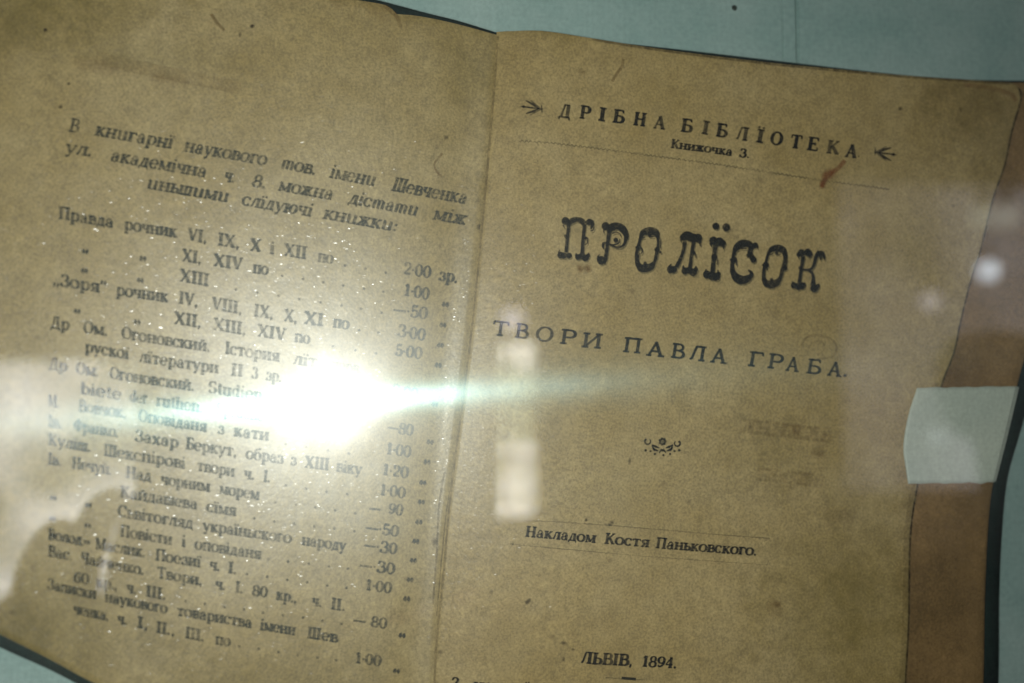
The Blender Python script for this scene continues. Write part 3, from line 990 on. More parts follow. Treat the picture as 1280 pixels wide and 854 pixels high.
LINES = [
    (16.0, True, [(85, 164, 97, 166, 'В'), (118, 169, 215, 186, 'книгарнї'), (229, 189, 332, 207, 'наукового'), (350, 210, 394, 219, 'тов.'), (411, 222, 468, 233, 'імени'), (489, 238, 582, 255, 'Шевченка')]),
    (15.5, True, [(80, 191, 115, 196, 'ул.'), (137, 201, 257, 222, 'академічна'), (279, 226, 293, 229, 'ч.'), (314, 233, 332, 236, '8.'), (347, 238, 415, 250, 'можна'), (435, 254, 521, 270, 'дістати'), (540, 274, 581, 281, 'між')]),
    (15.5, True, [(182, 235, 285, 253, 'иньшими'), (301, 256, 389, 271, 'слїдуючі'), (403, 273, 496, 290, 'книжки:')]),
    (15.0, False, [(73, 273, 142, 285, 'Правда'), (155, 287, 221, 297, 'рочник'), (234, 300, 259, 304, 'VI,'), (272, 306, 300, 311, 'IX,'), (312, 313, 326, 315, 'X'), (337, 317, 343, 318, 'і'), (354, 319, 383, 324, 'XII'),
                   (397, 327, 416, 330, 'по'), dots((431, 332), (457, 336), (482, 341)), (504, 342, 538, 348, '2·00'), (548, 350, 572, 354, 'зр.')]),
    (15.0, False, [q_(107, 312), q_(179, 321), (227, 326, 252, 330, 'XI,'), (266, 332, 303, 338, 'XIV'), (316, 341, 335, 344, 'по'), dots((353, 345), (379, 349), (404, 353), (429, 357), (455, 361), (479, 365)), (504, 369, 536, 375, '1·00'), q_(557, 378)]),
    (15.0, False, [q_(106, 336), q_(176, 348), (224, 351, 261, 358, 'XIII'), dots((295, 362), (322, 366), (348, 370), (374, 374), (401, 378), (427, 382), (451, 386), (477, 391)), (491, 393, 534, 399, '—·50'), q_(554, 404)]),
    (15.0, False, [(66, 356, 133, 367, '„Зоря“'), (145, 369, 210, 378, 'рочник'), (223, 379, 248, 384, 'IV,'), (264, 386, 303, 393, 'VIII,'), (317, 395, 342, 399, 'IX,'), (354, 401, 372, 404, 'X,'), (379, 404, 404, 408, 'XI'),
                   (416, 409, 436, 412, 'по'), dots((449, 413), (473, 416)), (496, 420, 531, 426, '3·00'), q_(551, 429)]),
    (14.8, False, [q_(97, 387), q_(172, 400), (217, 404, 252, 410, 'XII,'), (266, 412, 308, 419, 'XIII,'), (321, 420, 357, 426, 'XIV'), (368, 427, 387, 430, 'по'), dots((416, 433), (444, 438), (470, 442)), (493, 444, 527, 449, '5·00'), q_(548, 454)]),
    (14.8, False, [(63, 410, 87, 413, 'Др'), (104, 416, 135, 420, 'Ом.'), (152, 423, 263, 440, 'Огоновский.'), (281, 442, 349, 452, 'Істория'), (366, 455, 402, 460, 'лїт.'), (414, 462, 452, 468, 'черв.')]),
    (14.6, False, [(106, 440, 161, 449, 'рускої'), (174, 452, 273, 467, 'лїтератури'), (288, 469, 304, 471, 'II'), (314, 473, 322, 474, '3'), (332, 475, 352, 478, 'зр.'), dots((380, 482), (405, 486)), (489, 494, 522, 500, '3·00'), q_(544, 503)]),
    (14.6, False, [(61, 461, 84, 465, 'Др'), (95, 467, 124, 471, 'Ом.'), (137, 473, 243, 489, 'Огоновский.'), (260, 491, 328, 501, 'Studien'), (340, 503, 366, 507, 'auf')]),
    (14.5, False, [(100, 492, 152, 500, 'biete'), (162, 502, 184, 505, 'der'), (195, 507, 254, 516, 'ruthen.'), (270, 518, 330, 527, 'Sprache'.replace('S', 'S')), dots((350, 531), (375, 535)), (484, 540, 516, 545, '—80'), q_(538, 550)]),
    (14.5, False, [(60, 508, 74, 510, 'М.'), (98, 514, 158, 523, 'Вовчок.'), (173, 526, 258, 540, 'Оповіданя'), (272, 542, 280, 543, 'з'), (292, 545, 336, 551, 'кати'), dots((357, 555), (383, 559), (410, 563), (436, 567)), (482, 567, 513, 572, '1·00'), q_(534, 575)]),
    (14.4, False, [(60, 533, 78, 536, 'Ів.'), (92, 538, 148, 547, 'Франко.'), (168, 551, 223, 560, 'Захар'), (232, 561, 296, 571, 'Беркут,'), (307, 573, 354, 580, 'образ'), (363, 581, 370, 582, 'з'), (380, 584, 411, 588, 'XIII'), (420, 589, 452, 594, 'віку'), (477, 593, 510, 598, '1·20'), q_(529, 601)]),
    (14.2, False, [(60, 556, 114, 565, 'Кулїш.'), (130, 569, 232, 586, 'Шекспірові'), (246, 588, 293, 596, 'твори'), (305, 598, 318, 600, 'ч.'), (329, 602, 338, 603, 'I.'), dots((357, 607), (383, 611), (408, 615), (434, 618)), (474, 618, 506, 623, '1·00'), q_(527, 625)]),
    (14.2, False, [(60, 580, 77, 583, 'Ів.'), (90, 585, 140, 594, 'Нечуй.'), (157, 597, 189, 602, 'Над'), (201, 605, 262, 615, 'чорним'), (274, 617, 324, 625, 'морем'), dots((344, 628), (370, 631), (394, 634), (419, 638), (444, 642)), (461, 641, 476, 643, '—'), (485, 642, 503, 645, '90'), q_(524, 650)]),
    (14.0, False, [q_(67, 620), q_(111, 629), (150, 621, 247, 637, 'Кайдашева'), (258, 639, 295, 645, 'сїмя'), dots((318, 648), (343, 652), (368, 655), (393, 658), (418, 661), (443, 664)), (457, 665, 498, 671, '—·50'), q_(520, 674)]),
    (14.0, False, [q_(66, 646), q_(110, 655), (147, 645, 241, 661, 'Сьвітогляд'), (253, 663, 364, 679, 'україньского'), (377, 681, 432, 689, 'народу'), (454, 687, 496, 693, '—·30'), q_(517, 698)]),
    (14.0, False, [q_(66, 667), q_(109, 675), (150, 670, 215, 681, 'Повісти'), (227, 683, 232, 684, 'і'), (243, 686, 326, 699, 'оповіданя'), dots((336, 699), (360, 702), (386, 705), (411, 708), (435, 711)), (449, 712, 493, 718, '—·30'), q_(513, 722)]),
    (14.0, False, [(60, 674, 106, 682, 'Волод.'), (119, 686, 182, 697, 'Маслик.'), (194, 700, 251, 709, 'Поезиї'), (262, 712, 275, 714, 'ч.'), (285, 716, 296, 718, 'I.'), dots((309, 718), (334, 721), (359, 725), (384, 728), (409, 732), (433, 735)), (456, 737, 489, 742, '1·00'), q_(509, 746)]),
    (13.8, False, [(60, 695, 91, 701, 'Вас.'), (101, 704, 180, 719, 'Чайченко.'), (196, 722, 253, 732, 'Твори,'), (269, 736, 282, 738, 'ч.'), (294, 740, 304, 742, 'I.'), (315, 744, 334, 747, '80'), (345, 749, 371, 754, 'кр.,'), (390, 757, 402, 759, 'ч.'), (413, 761, 432, 764, 'II.')]),
    (13.6, False, [(92, 727, 111, 731, '60'), (120, 733, 147, 738, 'кр.,'), (158, 740, 171, 743, 'ч.'), (182, 745, 208, 750, 'III.'), dots((232, 751), (256, 755), (281, 759), (305, 762), (329, 766), (354, 769), (379, 772), (403, 776), (427, 780)), (441, 781, 457, 783, '—'), (463, 783, 483, 786, '80'), q_(503, 792)]),
    (13.6, False, [(59, 736, 120, 749, 'Записки'), (131, 752, 209, 767, 'наукового'), (221, 769, 315, 785, 'товариства'), (325, 787, 369, 794, 'імени'), (384, 797, 422, 803, 'Шев')]),
    (13.6, False, [(92, 767, 136, 776, 'ченка,'), (147, 779, 159, 781, 'ч.'), (171, 784, 186, 787, 'I,'), (195, 790, 219, 795, 'II.,'), (231, 797, 256, 802, 'III.'), (269, 805, 288, 808, 'по'), dots((299, 808), (323, 811), (348, 815), (372, 819), (397, 822), (420, 825)), (443, 828, 476, 833, '1·00'), q_(496, 836)]),
]
for size, italic, items in LINES:
    ik = Ink(h_left, soft=1.9)
    for itx in items:
        if itx[0] == 'd':
            for x, y in itx[1]:
                ik.disc((x, y), 1.35, 1.35, 0.85, seg=8)
        elif itx[0] == 'q':
            x, y = itx[1], itx[2]
            set_text(ik, '„', x - 4.5, y + 2, x + 4.5, y + 3, size * 1.1, a=1.0, weight=1.7)
        else:
            x0, y0, x1, y1, tx = itx
            set_text(ik, tx, x0, y0, x1, y1, size, it=italic, slant=0.24 if italic else 0.0, a=0.92, weight=1.12 if not italic else 1.0)
    ik.build('printed_line', MAT['ink_worn'], left_page)

# ---- right page: title
ik = Ink(h_right, soft=1.1)
for c, xa, xb, y in [('Д', 698, 712.5, 147), ('Р', 723.5, 736.5, 148.5), ('І', 747, 756.5, 151), ('Б', 765, 779.5, 153.5), ('Н', 791, 806.5, 157), ('А', 816, 830.5, 161),
                     ('Б', 850, 864.5, 165), ('І', 876, 885.5, 167.5), ('Б', 894, 908, 171), ('Л', 918.5, 934, 175), ('Ї', 944, 954, 178), ('О', 962, 977, 181),
                     ('Т', 986.5, 1001, 185), ('Е', 1008, 1022, 188), ('К', 1032, 1048, 192), ('А', 1055.5, 1070, 196.5)]:
    set_text(ik, c, xa, y - 0.8, xb, y + 1.2, 16.0, weight=1.22, jit=0.1)
ik.disc((1073, 196), 1, 1, .6, seg=8)
ik.build('printed_line', MAT['ink'], right_page, 'spaced heading line')
ik = Ink(h_right, soft=1.2)
set_text(ik, 'Книжочка', 838, 184.5, 915, 195, 10.5, weight=1.25, a=.9)
set_text(ik, '3.', 923, 196, 937, 198, 10.5, weight=1.25, a=.9)
ik.build('printed_line', MAT['ink'], right_page)


def arrow(ink, cx, cy, s, a=0.8):
    sl = 0.13
    def P(x, y): return (cx + s * x, cy + s * x * sl - y)
    ink.ribbon([P(-15, 0), P(-4, 0), P(14, 0)], [1.0, 1.6, 1.2], a)
    for k in (1, -1):
        ink.ribbon([P(-8, 8 * k), P(0, 5 * k), P(9, 0)], [1.0, 2.6, 1.0], a)
        ink.ribbon([P(-2, 9 * k), P(4, 5 * k), P(11, 1 * k)], [.8, 1.5, .8], a * .8)
    ink.ribbon([P(12.5, 5), P(13, -4)], 1.2, a * .8)
    ink.disc(P(-11, 0), 1.8, 1.8, a, seg=8)


ik = Ink(h_right, soft=1.2)
arrow(ik, 665, 135, 0.95, 0.7)
ik.build('printed_ornament', MAT['ink'], right_page)
ik = Ink(h_right, soft=1.1)
arrow(ik, 1106, 192, -0.95, 0.95)
ik.build('printed_ornament', MAT['ink'], right_page)


def rule_line(pts, w, a, wav=0.0, per=5.0, name='printed_rule', mat='ink_shadow'):
    P = np.array(pts, float)
    s = np.r_[0, np.cumsum(np.linalg.norm(np.diff(P, axis=0), axis=1))]
    n = max(int(s[-1] / 1.6), 6)
    u = np.linspace(0, s[-1], n)
    x, y = np.interp(u, s, P[:, 0]), np.interp(u, s, P[:, 1])
    y = y + wav * np.sin(u / per * 2 * np.pi) + rng.normal(0, 0.12, n)
    ik_ = Ink(h_right, soft=1.0)
    k = 0
    while k < n - 3:
        m = min(n, k + 26)
        ik_.ribbon(np.stack([x[k:m], y[k:m]], -1), w, a * rng.uniform(0.45, 1.0))
        k = m - 1
    return ik_.build(name, MAT[mat], right_page)


rule_line([(649, 176.5), (690, 179), (740, 185), (892, 205), (1022, 225), (1112, 237)], 1.0, 0.62, 1.1, 5.2)
rule_line([(650, 650.5), (700, 652.5), (765, 657), (900, 668.5), (962, 673)], 0.8, 0.5, 0.15, 9)
rule_line([(640, 680.5), (700, 686), (800, 695), (927, 704), (958, 706)], 0.8, 0.4, 0.15, 9)
rule_line([(962, 673), (955, 677)], 1.0, 0.5)
rule_line([(958, 706), (961, 701)], 1.0, 0.5)

# ---- the ornate title word, drawn letter by letter: discs (x, y, r) and swelling strokes ([places], [widths])
TITLE = [
    ((690, 260, 10.68), 'П', [(180, 175, 52), (500, 192, 40), (178, 375, 20), (452, 405, 20), (115, 630, 44), (160, 635, 40), (228, 636, 37), (345, 655, 37), (400, 640, 44), (445, 668, 44), (478, 640, 28)],
     [([(205, 205), (235, 190)], [50, 50]), ([(230, 205), (270, 170), (330, 155), (390, 170), (430, 215)], [46, 58, 48, 58, 60]), ([(455, 205), (500, 170), (542, 195), (532, 245), (515, 280)], [40, 40, 35, 34, 10]),
      ([(560, 255), (545, 300), (515, 308)], [8, 9, 8]), ([(222, 220), (205, 400), (185, 590)], [36, 33, 36]), ([(437, 220), (415, 400), (400, 610)], [36, 33, 36]), ([(92, 600), (104, 558)], [26, 8]), ([(148, 230), (165, 262)], [10, 8]),
      ([(480, 400), (470, 470), (440, 490)], [8, 8, 6]), ([(320, 640), (322, 606)], [22, 8]), ([(490, 630), (490, 598)], [22, 8])]),
    ((690, 260, 10.68), 'Р', [(715, 245, 54), (658, 700, 57), (628, 680, 32), (850, 430, 30)],
     [([(735, 275), (790, 262), (860, 240), (930, 268), (982, 340), (992, 400)], [60, 84, 70, 78, 66, 46]), ([(992, 390), (962, 485), (890, 528), (820, 510), (755, 478)], [46, 28, 19, 17, 13]),
      ([(765, 280), (745, 450), (718, 650)], [48, 34, 36]), ([(717, 630), (715, 690), (690, 738)], [36, 34, 34]), ([(765, 488), (830, 492), (892, 470), (905, 415)], [8, 12, 10, 6]),
      ([(800, 345), (850, 326), (905, 345), (925, 400)], [6, 8, 6, 4]), ([(730, 468), (690, 474), (678, 515), (690, 548)], [18, 28, 24, 8]), ([(610, 660), (632, 622)], [24, 8]), ([(690, 290), (690, 330)], [10, 8])]),
    ((785, 275, 10.68), 'О', [(145, 365, 34), (385, 397, 34), (290, 212, 22), (228, 580, 22), (432, 430, 15), (108, 368, 12)],
     [([(165, 240), (200, 170), (290, 150), (370, 170), (402, 240)], [30, 64, 88, 80, 36]), ([(168, 215), (145, 320), (117, 420), (115, 520), (135, 610)], [30, 30, 30, 38, 56]),
      ([(125, 580), (170, 640), (235, 642), (300, 625), (352, 565)], [44, 80, 92, 76, 30]), ([(398, 215), (400, 320), (385, 430), (355, 565)], [34, 26, 36, 30]), ([(437, 255), (430, 380)], [9, 10]),
      ([(182, 372), (190, 420), (168, 455)], [10, 11, 8]), ([(150, 440), (140, 510)], [8, 8]), ([(310, 225), (350, 225)], [8, 8]), ([(185, 240), (225, 235)], [8, 8])]),
    ((785, 275, 10.68), 'Л', [(735, 235, 44), (935, 240, 54), (880, 440, 22), (570, 662, 50), (610, 660, 44), (760, 680, 47), (818, 670, 46), (868, 700, 50), (903, 662, 30)],
     [([(715, 250), (780, 208), (850, 235), (935, 245)], [60, 92, 92, 80]), ([(958, 280), (965, 350)], [36, 10]), ([(760, 295), (720, 470), (645, 630)], [42, 32, 42]), ([(545, 630), (578, 588)], [26, 8]),
      ([(876, 280), (850, 450), (825, 640)], [42, 34, 38]), ([(905, 455), (906, 505)], [9, 8]), ([(738, 650), (738, 606)], [28, 8]), ([(905, 640), (905, 615)], [22, 8]), ([(700, 262), (712, 302)], [14, 6])]),
    ((870, 270, 8.54), 'Ї', [(211, 110, 37), (322, 122, 42), (185, 265, 44), (250, 276, 46), (285, 290, 34), (195, 440, 33), (115, 626, 42), (170, 640, 46), (215, 650, 42), (238, 622, 25)],
     [([(152, 290), (162, 328)], [20, 6]), ([(296, 310), (290, 355)], [18, 6]), ([(210, 290), (190, 430), (175, 600)], [40, 32, 38]), ([(95, 610), (108, 568)], [20, 6]), ([(235, 470), (225, 520)], [7, 7]), ([(238, 612), (232, 575)], [18, 6])]),
    ((870, 270, 8.54), 'С', [(405, 470, 34), (372, 470, 13), (625, 318, 26), (612, 468, 33), (560, 420, 24)],
     [([(403, 400), (430, 335), (490, 297), (560, 300), (602, 335)], [26, 50, 66, 62, 44]), ([(408, 380), (386, 500), (388, 605)], [28, 28, 42]), ([(386, 585), (430, 658), (500, 684), (570, 655), (592, 612), (556, 578)], [40, 68, 78, 62, 38, 10]),
      ([(590, 325), (576, 400), (612, 462)], [48, 42, 44]), ([(596, 318), (638, 302), (658, 345)], [24, 30, 10]), ([(430, 370), (480, 348), (540, 350)], [6, 7, 6]), ([(435, 490), (432, 530)], [8, 7])]),
    ((945, 295, 10.68), 'О', [(130, 390, 42), (388, 430, 30), (275, 232, 22), (205, 580, 20), (88, 392, 10)],
     [([(165, 230), (210, 178), (290, 165), (360, 190), (388, 260)], [28, 60, 78, 72, 44]), ([(165, 215), (130, 350), (102, 470), (102, 590)], [26, 28, 34, 44]), ([(388, 235), (388, 350), (352, 450), (320, 575)], [42, 50, 42, 34]),
      ([(98, 570), (140, 634), (200, 646), (270, 626), (322, 560)], [42, 76, 88, 72, 32]), ([(148, 430), (150, 465)], [9, 7]), ([(295, 255), (330, 245)], [7, 7]), ([(175, 250), (230, 240)], [7, 7])]),
    ((945, 295, 10.68), 'К', [(605, 225, 47), (690, 220, 50), (722, 240, 34), (568, 248, 30), (590, 430, 24), (505, 660, 42), (570, 672, 50), (620, 664, 44), (870, 242, 46), (775, 700, 52), (825, 672, 30)],
     [([(565, 265), (570, 305)], [18, 6]), ([(725, 260), (705, 300)], [18, 6]), ([(630, 270), (605, 420), (575, 620)], [40, 32, 36]), ([(488, 640), (490, 604)], [22, 6]), ([(605, 445), (680, 455), (740, 435), (775, 370), (802, 270), (850, 222)], [16, 22, 26, 32, 38, 60]),
      ([(902, 255), (915, 320)], [34, 8]), ([(860, 270), (860, 325)], [30, 6]), ([(700, 460), (745, 490), (762, 560), (757, 660)], [18, 26, 34, 58]), ([(835, 665), (835, 632)], [18, 6]), ([(650, 650), (650, 618)], [18, 6])]),
]
shadow_ink = Ink(h_right, soft=1.0, lift=0.00004)
front_ink = Ink(h_right, soft=0.9)
for (ox, oy, scl), c, discs, strokes in TITLE:
    for ik_, dx, dy, aa, g in ((shadow_ink, 1.3, 2.3, .5, .92), (front_ink, 0, 0, 1, 1)):
        for x, y, r in discs:
            ik_.disc((ox + x / scl + dx, oy + y / scl + dy), r / scl * g, None, aa, seg=14)
        for pts, ws in strokes:
            pp = resample([(ox + x / scl + dx, oy + y / scl + dy) for x, y in pts], 4 * len(pts))
            ik_.ribbon(pp, np.array(ws) / scl * g * 1.22, aa)
shadow_ink.build('title_shade', MAT['ink_shadow'], right_page)
front_ink.build('title_word', MAT['ink'], right_page, 'large ornate title word')

ik = Ink(h_right, soft=1.1)
oldT = TH
TH, HA = 0.115, 0.058
for c, xa, xb, y in [('Т', 614, 635, 419.5), ('В', 642, 660, 422.5), ('О', 668, 691, 426.5), ('Р', 698, 719, 430), ('И', 725, 752.5, 434.5), ('П', 777, 801.5, 440.5), ('А', 807, 829.5, 445),
                     ('В', 837, 855, 447.5), ('Л', 859.5, 881.5, 450.5), ('А', 887, 907.5, 453.5), ('Г', 933, 953, 458), ('Р', 957.5, 977.5, 460.5), ('А', 981, 998, 464), ('Б', 1006, 1025.5, 467), ('А', 1033, 1051, 470)]:
    set_text(ik, c, xa, y - 1, xb, y + 1.3, 17.6, weight=1.22, a=1.0, jit=0.1)
ik.disc((1056, 469.5), 1.8, 1.8, 1, seg=8)
ik.build('printed_line', MAT['ink'], right_page)
TH, HA = 0.17, 0.06

ik = Ink(h_right, soft=1.0)
fx, fy = 828, 552
for k in range(7):
    a_ = k * 2 * math.pi / 7
    ik.disc((fx + 3.4 * math.cos(a_), fy + 3.4 * math.sin(a_)), 1.7, 1.7, .95, seg=8)
ik.disc((fx, fy), 1.3, 1.3, .7, seg=8)
for s in (1, -1):
    t = np.radians(np.linspace(-60, 230, 12))
    cx_, cy_ = fx + 18.5 * s, fy + 1 + (1.5 if s > 0 else -1)
    ik.ribbon(np.stack([cx_ + 3.6 * np.cos(t) * s, cy_ + 3.4 * np.sin(t)], -1), np.linspace(2.2, 1.0, 12), .9)
    for (x0, y0, x1, y1, w) in [(4, 8, 13, 4, 2.8), (13, 4, 10, 12, 2.2), (5, 12, 12, 8, 2.2), (1.5, 9, 4, 14, 1.8)]:
        ik.ribbon([(fx + x0 * s, fy + y0), (fx + (x0 + x1) / 2 * s, fy + (y0 + y1) / 2 + .6), (fx + x1 * s, fy + y1)], [.8, w, .8], .95)
    ik.disc((fx + 21 * s, fy + 11), 1.5, 1.5, .9, seg=8)
    ik.disc((fx + 9.5 * s, fy + 15.5), 1.3, 1.3, .9, seg=8)
    ik.disc((fx + 15 * s, fy + 12), 1.3, 1.3, .8, seg=8)
ik.disc((fx, fy + 11), 2.2, 1.6, .95, seg=8)
ik.disc((fx + 1, fy + 17), 1.2, 1.2, .9, seg=8)
ik.build('printed_ornament', MAT['ink'], right_page)

ik = Ink(h_right, soft=1.1)
set_text(ik, 'Накладом', 656, 670.5, 744, 678.5, 13.0, weight=1.15)
set_text(ik, 'Костя', 755, 679.5, 811, 684, 13.0, weight=1.15)
set_text(ik, 'Паньковского.', 819, 685, 946, 694.5, 13.0, weight=1.15)
ik.build('printed_line', MAT['ink'], right_page)
ik = Ink(h_right, soft=1.1)
set_text(ik, 'ЛЬВІВ,', 725, 829, 791, 832.5, 14.0, weight=1.25)
set_text(ik, '1894.', 801, 833, 846, 835.5, 14.0, weight=1.1)
ik.build('printed_line', MAT['ink'], right_page)
rule_line([(757, 847), (806, 850)], 0.9, 0.7)
ik = Ink(h_right, soft=1.0)
ik.ribbon([(777, 847.6), (794.5, 849)], 3.0, 1)
ik.build('printed_dash', MAT['ink'], right_page)
ik = Ink(h_right, soft=1.1)
set_text(ik, 'З', 562, 861, 573, 861.6, 14.5, weight=1.1)
set_text(ik, 'друкарнї', 588, 862, 660, 866, 14.0, weight=1.1)
set_text(ik, 'Наукового', 676, 868, 760, 873, 14.0, weight=1.1)
set_text(ik, 'Товариства', 775, 874, 868, 880, 14.0, weight=1.1)
ik.build('printed_line', MAT['ink'], right_page)
# print showing through from the other side of the leaf, reversed
ik = Ink(h_right, soft=3.0)
set_text(ik, 'книжка', 925, 540, 1040, 553, 24, weight=1.2, a=.2, mirror=True)
set_text(ik, 'перша', 945, 600, 1030, 609, 22, weight=1.2, a=.16, mirror=True)
ik.build('print_show_through', MAT['stain_brown'], right_page)


# ------------------------------------------------------------------ stain marks, specks, creases, edge gaps
def specks(page, hf, items, mat, name='stain'):
    for it_ in items:
        ik_ = Ink(hf, soft=1.2, lift=0.00005)
        if it_[0] == 'd':
            _, x, y, rx, ry, a, ang = it_
            ik_.disc((x, y), rx, ry, a, R(ang), seg=12, fuzz=max(1.0, min(rx, ry) * 1.3))
        else:
            _, pts, w, a = it_
            ik_.ribbon(resample(pts, max(8, 4 * len(pts))), w, a)
        ik_.build(name, MAT[mat], page)


specks(right_page, h_right, [('r', [(1056, 201), (1046, 212), (1038, 217), (1029, 228), (1027, 234)], 5, .55), ('d', 1036, 218, 8, 4.5, .75, -30), ('d', 1029, 229, 3, 6, .55, 20)], 'stain_red')
specks(right_page, h_right, [('d', 726, 335.5, 3.6, 4, .75, 0), ('d', 735, 335.5, 3.6, 4, .75, 0),
                             ('r', [(1001, 432), (1008, 422), (1023, 419), (1040, 425), (1046, 436), (1040, 446), (1022, 449)], 2.5, .22),
                             ('r', [(1010, 436), (1018, 427), (1028, 428), (1030, 437), (1022, 444)], 2.0, .2),
                             ('r', [(779, 74), (777, 84), (771, 92), (765, 102)], 3.2, .4), ('d', 727, 90, 6, 2.5, .25, 10), ('d', 1023, 566, 8, 5, .3, 0),
                             ('d', 968, 760, 10, 7, .22, 30), ('d', 970, 755, 5, 3, .35, 10), ('d', 1050, 645, 16, 8, .15, 0)], 'stain_brown')
specks(right_page, h_right, [('d', 1125.5, 136, 2.0, 2.0, 1, 0), ('d', 1201, 137, 1.7, 1.7, .7, 0), ('d', 660, 752, 4.5, 2, .6, -40), ('d', 733, 650, 1.5, 1.5, .8, 0), ('d', 705, 804, 3, 2, .55, 20),
                             ('d', 717, 812, 2.4, 1.2, .4, 10), ('d', 704, 824, 1.6, 2.6, .45, 0), ('d', 787, 577, 1.4, 4, .5, 0), ('d', 762, 656, 2.2, 1.4, .6, 0), ('d', 550, 815, 3.5, 2.2, .4, 0), ('d', 614, 741, 2, 2, .35, 0),
                             ('d', 640, 680, 2, 1.4, .6, 0), ('d', 765, 653, 2, 2, .6, 0)], 'dirt_and_gaps')
specks(left_page, h_left, [('d', 57, 38, 2.0, 2.0, 1, 0), ('d', 315.5, 33, 2.0, 2.0, 1, 0), ('d', 75.5, 134, 2.2, 1.8, 1, 0), ('d', 300, 44, 1.6, 2.4, .4, 0), ('d', 598, 252, 2.8, 2.8, .3, 0), ('d', 600, 284, 2.6, 3, .55, 0),
                           ('d', 86, 105, 1.5, 1.5, .5, 0), ('d', 543, 678, 3.0, 5, .4, 0), ('d', 15, 766, 3, 1.6, .5, -20), ('d', 558, 172, 2.5, 2, .35, 0), ('r', [(546, 770), (552, 700), (558, 640), (566, 600)], 1.4, .28),
                           ('r', [(541, 756), (546, 690), (549, 630), (556, 590)], 2.2, .3)], 'dirt_and_gaps')  # last two strokes: dark lines drawn along the folds
specks(left_page, h_left, [('r', [(264, 18), (271, 28), (280, 38)], 3.2, .5), ('r', [(553, 192), (543, 205), (547, 216), (552, 221)], 2.2, .5),
                           ('r', [(120, 72), (150, 80), (210, 92), (300, 110)], 16, .12), ('r', [(480, 6), (497, 22), (500, 34)], 5, .25), ('d', 120, 82, 30, 7, .2, 8), ('d', 215, 100, 26, 6, .16, 8), ('d', 495, 772, 12, 8, .2, 0)], 'stain_brown')
# dark line drawn down the gutter; page edge lines paint in the gap
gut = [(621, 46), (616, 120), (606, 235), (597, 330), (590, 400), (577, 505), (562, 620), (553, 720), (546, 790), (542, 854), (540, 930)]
specks(right_page, h_right, [('r', [(x + 1.0, y) for x, y in gut], [2.4] * (len(gut) * 4), .32), ('r', [(x + 16, y) for x, y in gut[5:]], [1.8] * 24, .06)], 'dirt_and_gaps', 'crease')
edge = [p for p in RR if p[1] > 108]
specks(right_page, h_right, [('r', [(x - 1.2, y) for x, y in edge], [1.7] * (len(edge) * 4), .8), ('r', [(x - 5, y) for x, y in edge[9:]], [8.0] * (len(edge[9:]) * 4), .16)], 'dirt_and_gaps', 'edge_gap_line')  # shade of the gap under the page edge painted on, with grime
specks(right_page, h_right, [('r', [(x, y + 1.6) for x, y in RT[3:]], [2.4] * 28, .5)], 'dirt_and_gaps', 'edge_gap_line')  # top edge gap painted dark in the same way
specks(right_page, h_right, [('r', [(1205, 106), (1235, 110), (1262, 117), (1270, 126)], 5, .3)], 'stain_red')

# ------------------------------------------------------------------ behind the lens: phone, its flash, the viewer and the far windows
pm = plain('phone_shell', (0.012, 0.012, 0.014, 1), rough=0.5)
a = mirrored(170, 392, PHONE_Y)
b = mirrored(622, 722, PHONE_Y)
phone = empty('phone', ((a[0] + b[0]) / 2, PHONE_Y - 0.004, (a[2] + b[2]) / 2), 'black phone held sideways, photographing the book, seen mirrored in the glass', 'phone')
bx0, bx1, bz0, bz1 = min(a[0], b[0]), max(a[0], b[0]), min(a[2], b[2]), max(a[2], b[2])
box('phone_body', (bx0, PHONE_Y - 0.0085, bz0), (bx1, PHONE_Y, bz1), pm, phone, bevel=0.003, seg=4)
fpos = mirrored(FLASH_PX[0], FLASH_PX[1], PHONE_Y + 0.0006)
fl = bpy.data.lights.new('flash_light', 'AREA')
fl.shape = 'DISK'
fl.size = 0.0042
fl.energy = FLASH_W
fl.color = (1.0, 0.985, 0.93)
flo = bpy.data.objects.new('flash_light', fl)
flo.location = tuple(fpos)
flo.rotation_euler = (R(90), 0, 0)
COL.objects.link(flo)

# far windows, 3 m behind the lens, between dark wall
WY = -3.4


def win(px0, py0, px1, py1, mat, label, cols, rows):
    p, r = mirrored(px0, py0, WY), mirrored(px1, py1, WY)
    x0, x1, z0, z1 = min(p[0], r[0]), max(p[0], r[0]), min(p[2], r[2]), max(p[2], r[2])
    root = empty('window', ((x0 + x1) / 2, WY, z0), label, 'window')
    fm = MAT['frame']
    box('frame', (x0 - .05, WY - .05, z1), (x1 + .05, WY + .02, z1 + .06), fm, root, bevel=.006)
    box('frame', (x0 - .05, WY - .05, z0 - .06), (x1 + .05, WY + .02, z0), fm, root, bevel=.006)
    box('frame', (x0 - .06, WY - .05, z0), (x0, WY + .02, z1), fm, root, bevel=.006)
    box('frame', (x1, WY - .05, z0), (x1 + .06, WY + .02, z1), fm, root, bevel=.006)
    for i in range(cols):
        for j in range(rows):
            g = .012
            xa, xb = x0 + (x1 - x0) * i / cols, x0 + (x1 - x0) * (i + 1) / cols
            za, zb = z0 + (z1 - z0) * j / rows, z0 + (z1 - z0) * (j + 1) / rows
            box('pane', (xa + g, WY - .03, za + g), (xb - g, WY - .02, zb - g), mat, root)
    return root


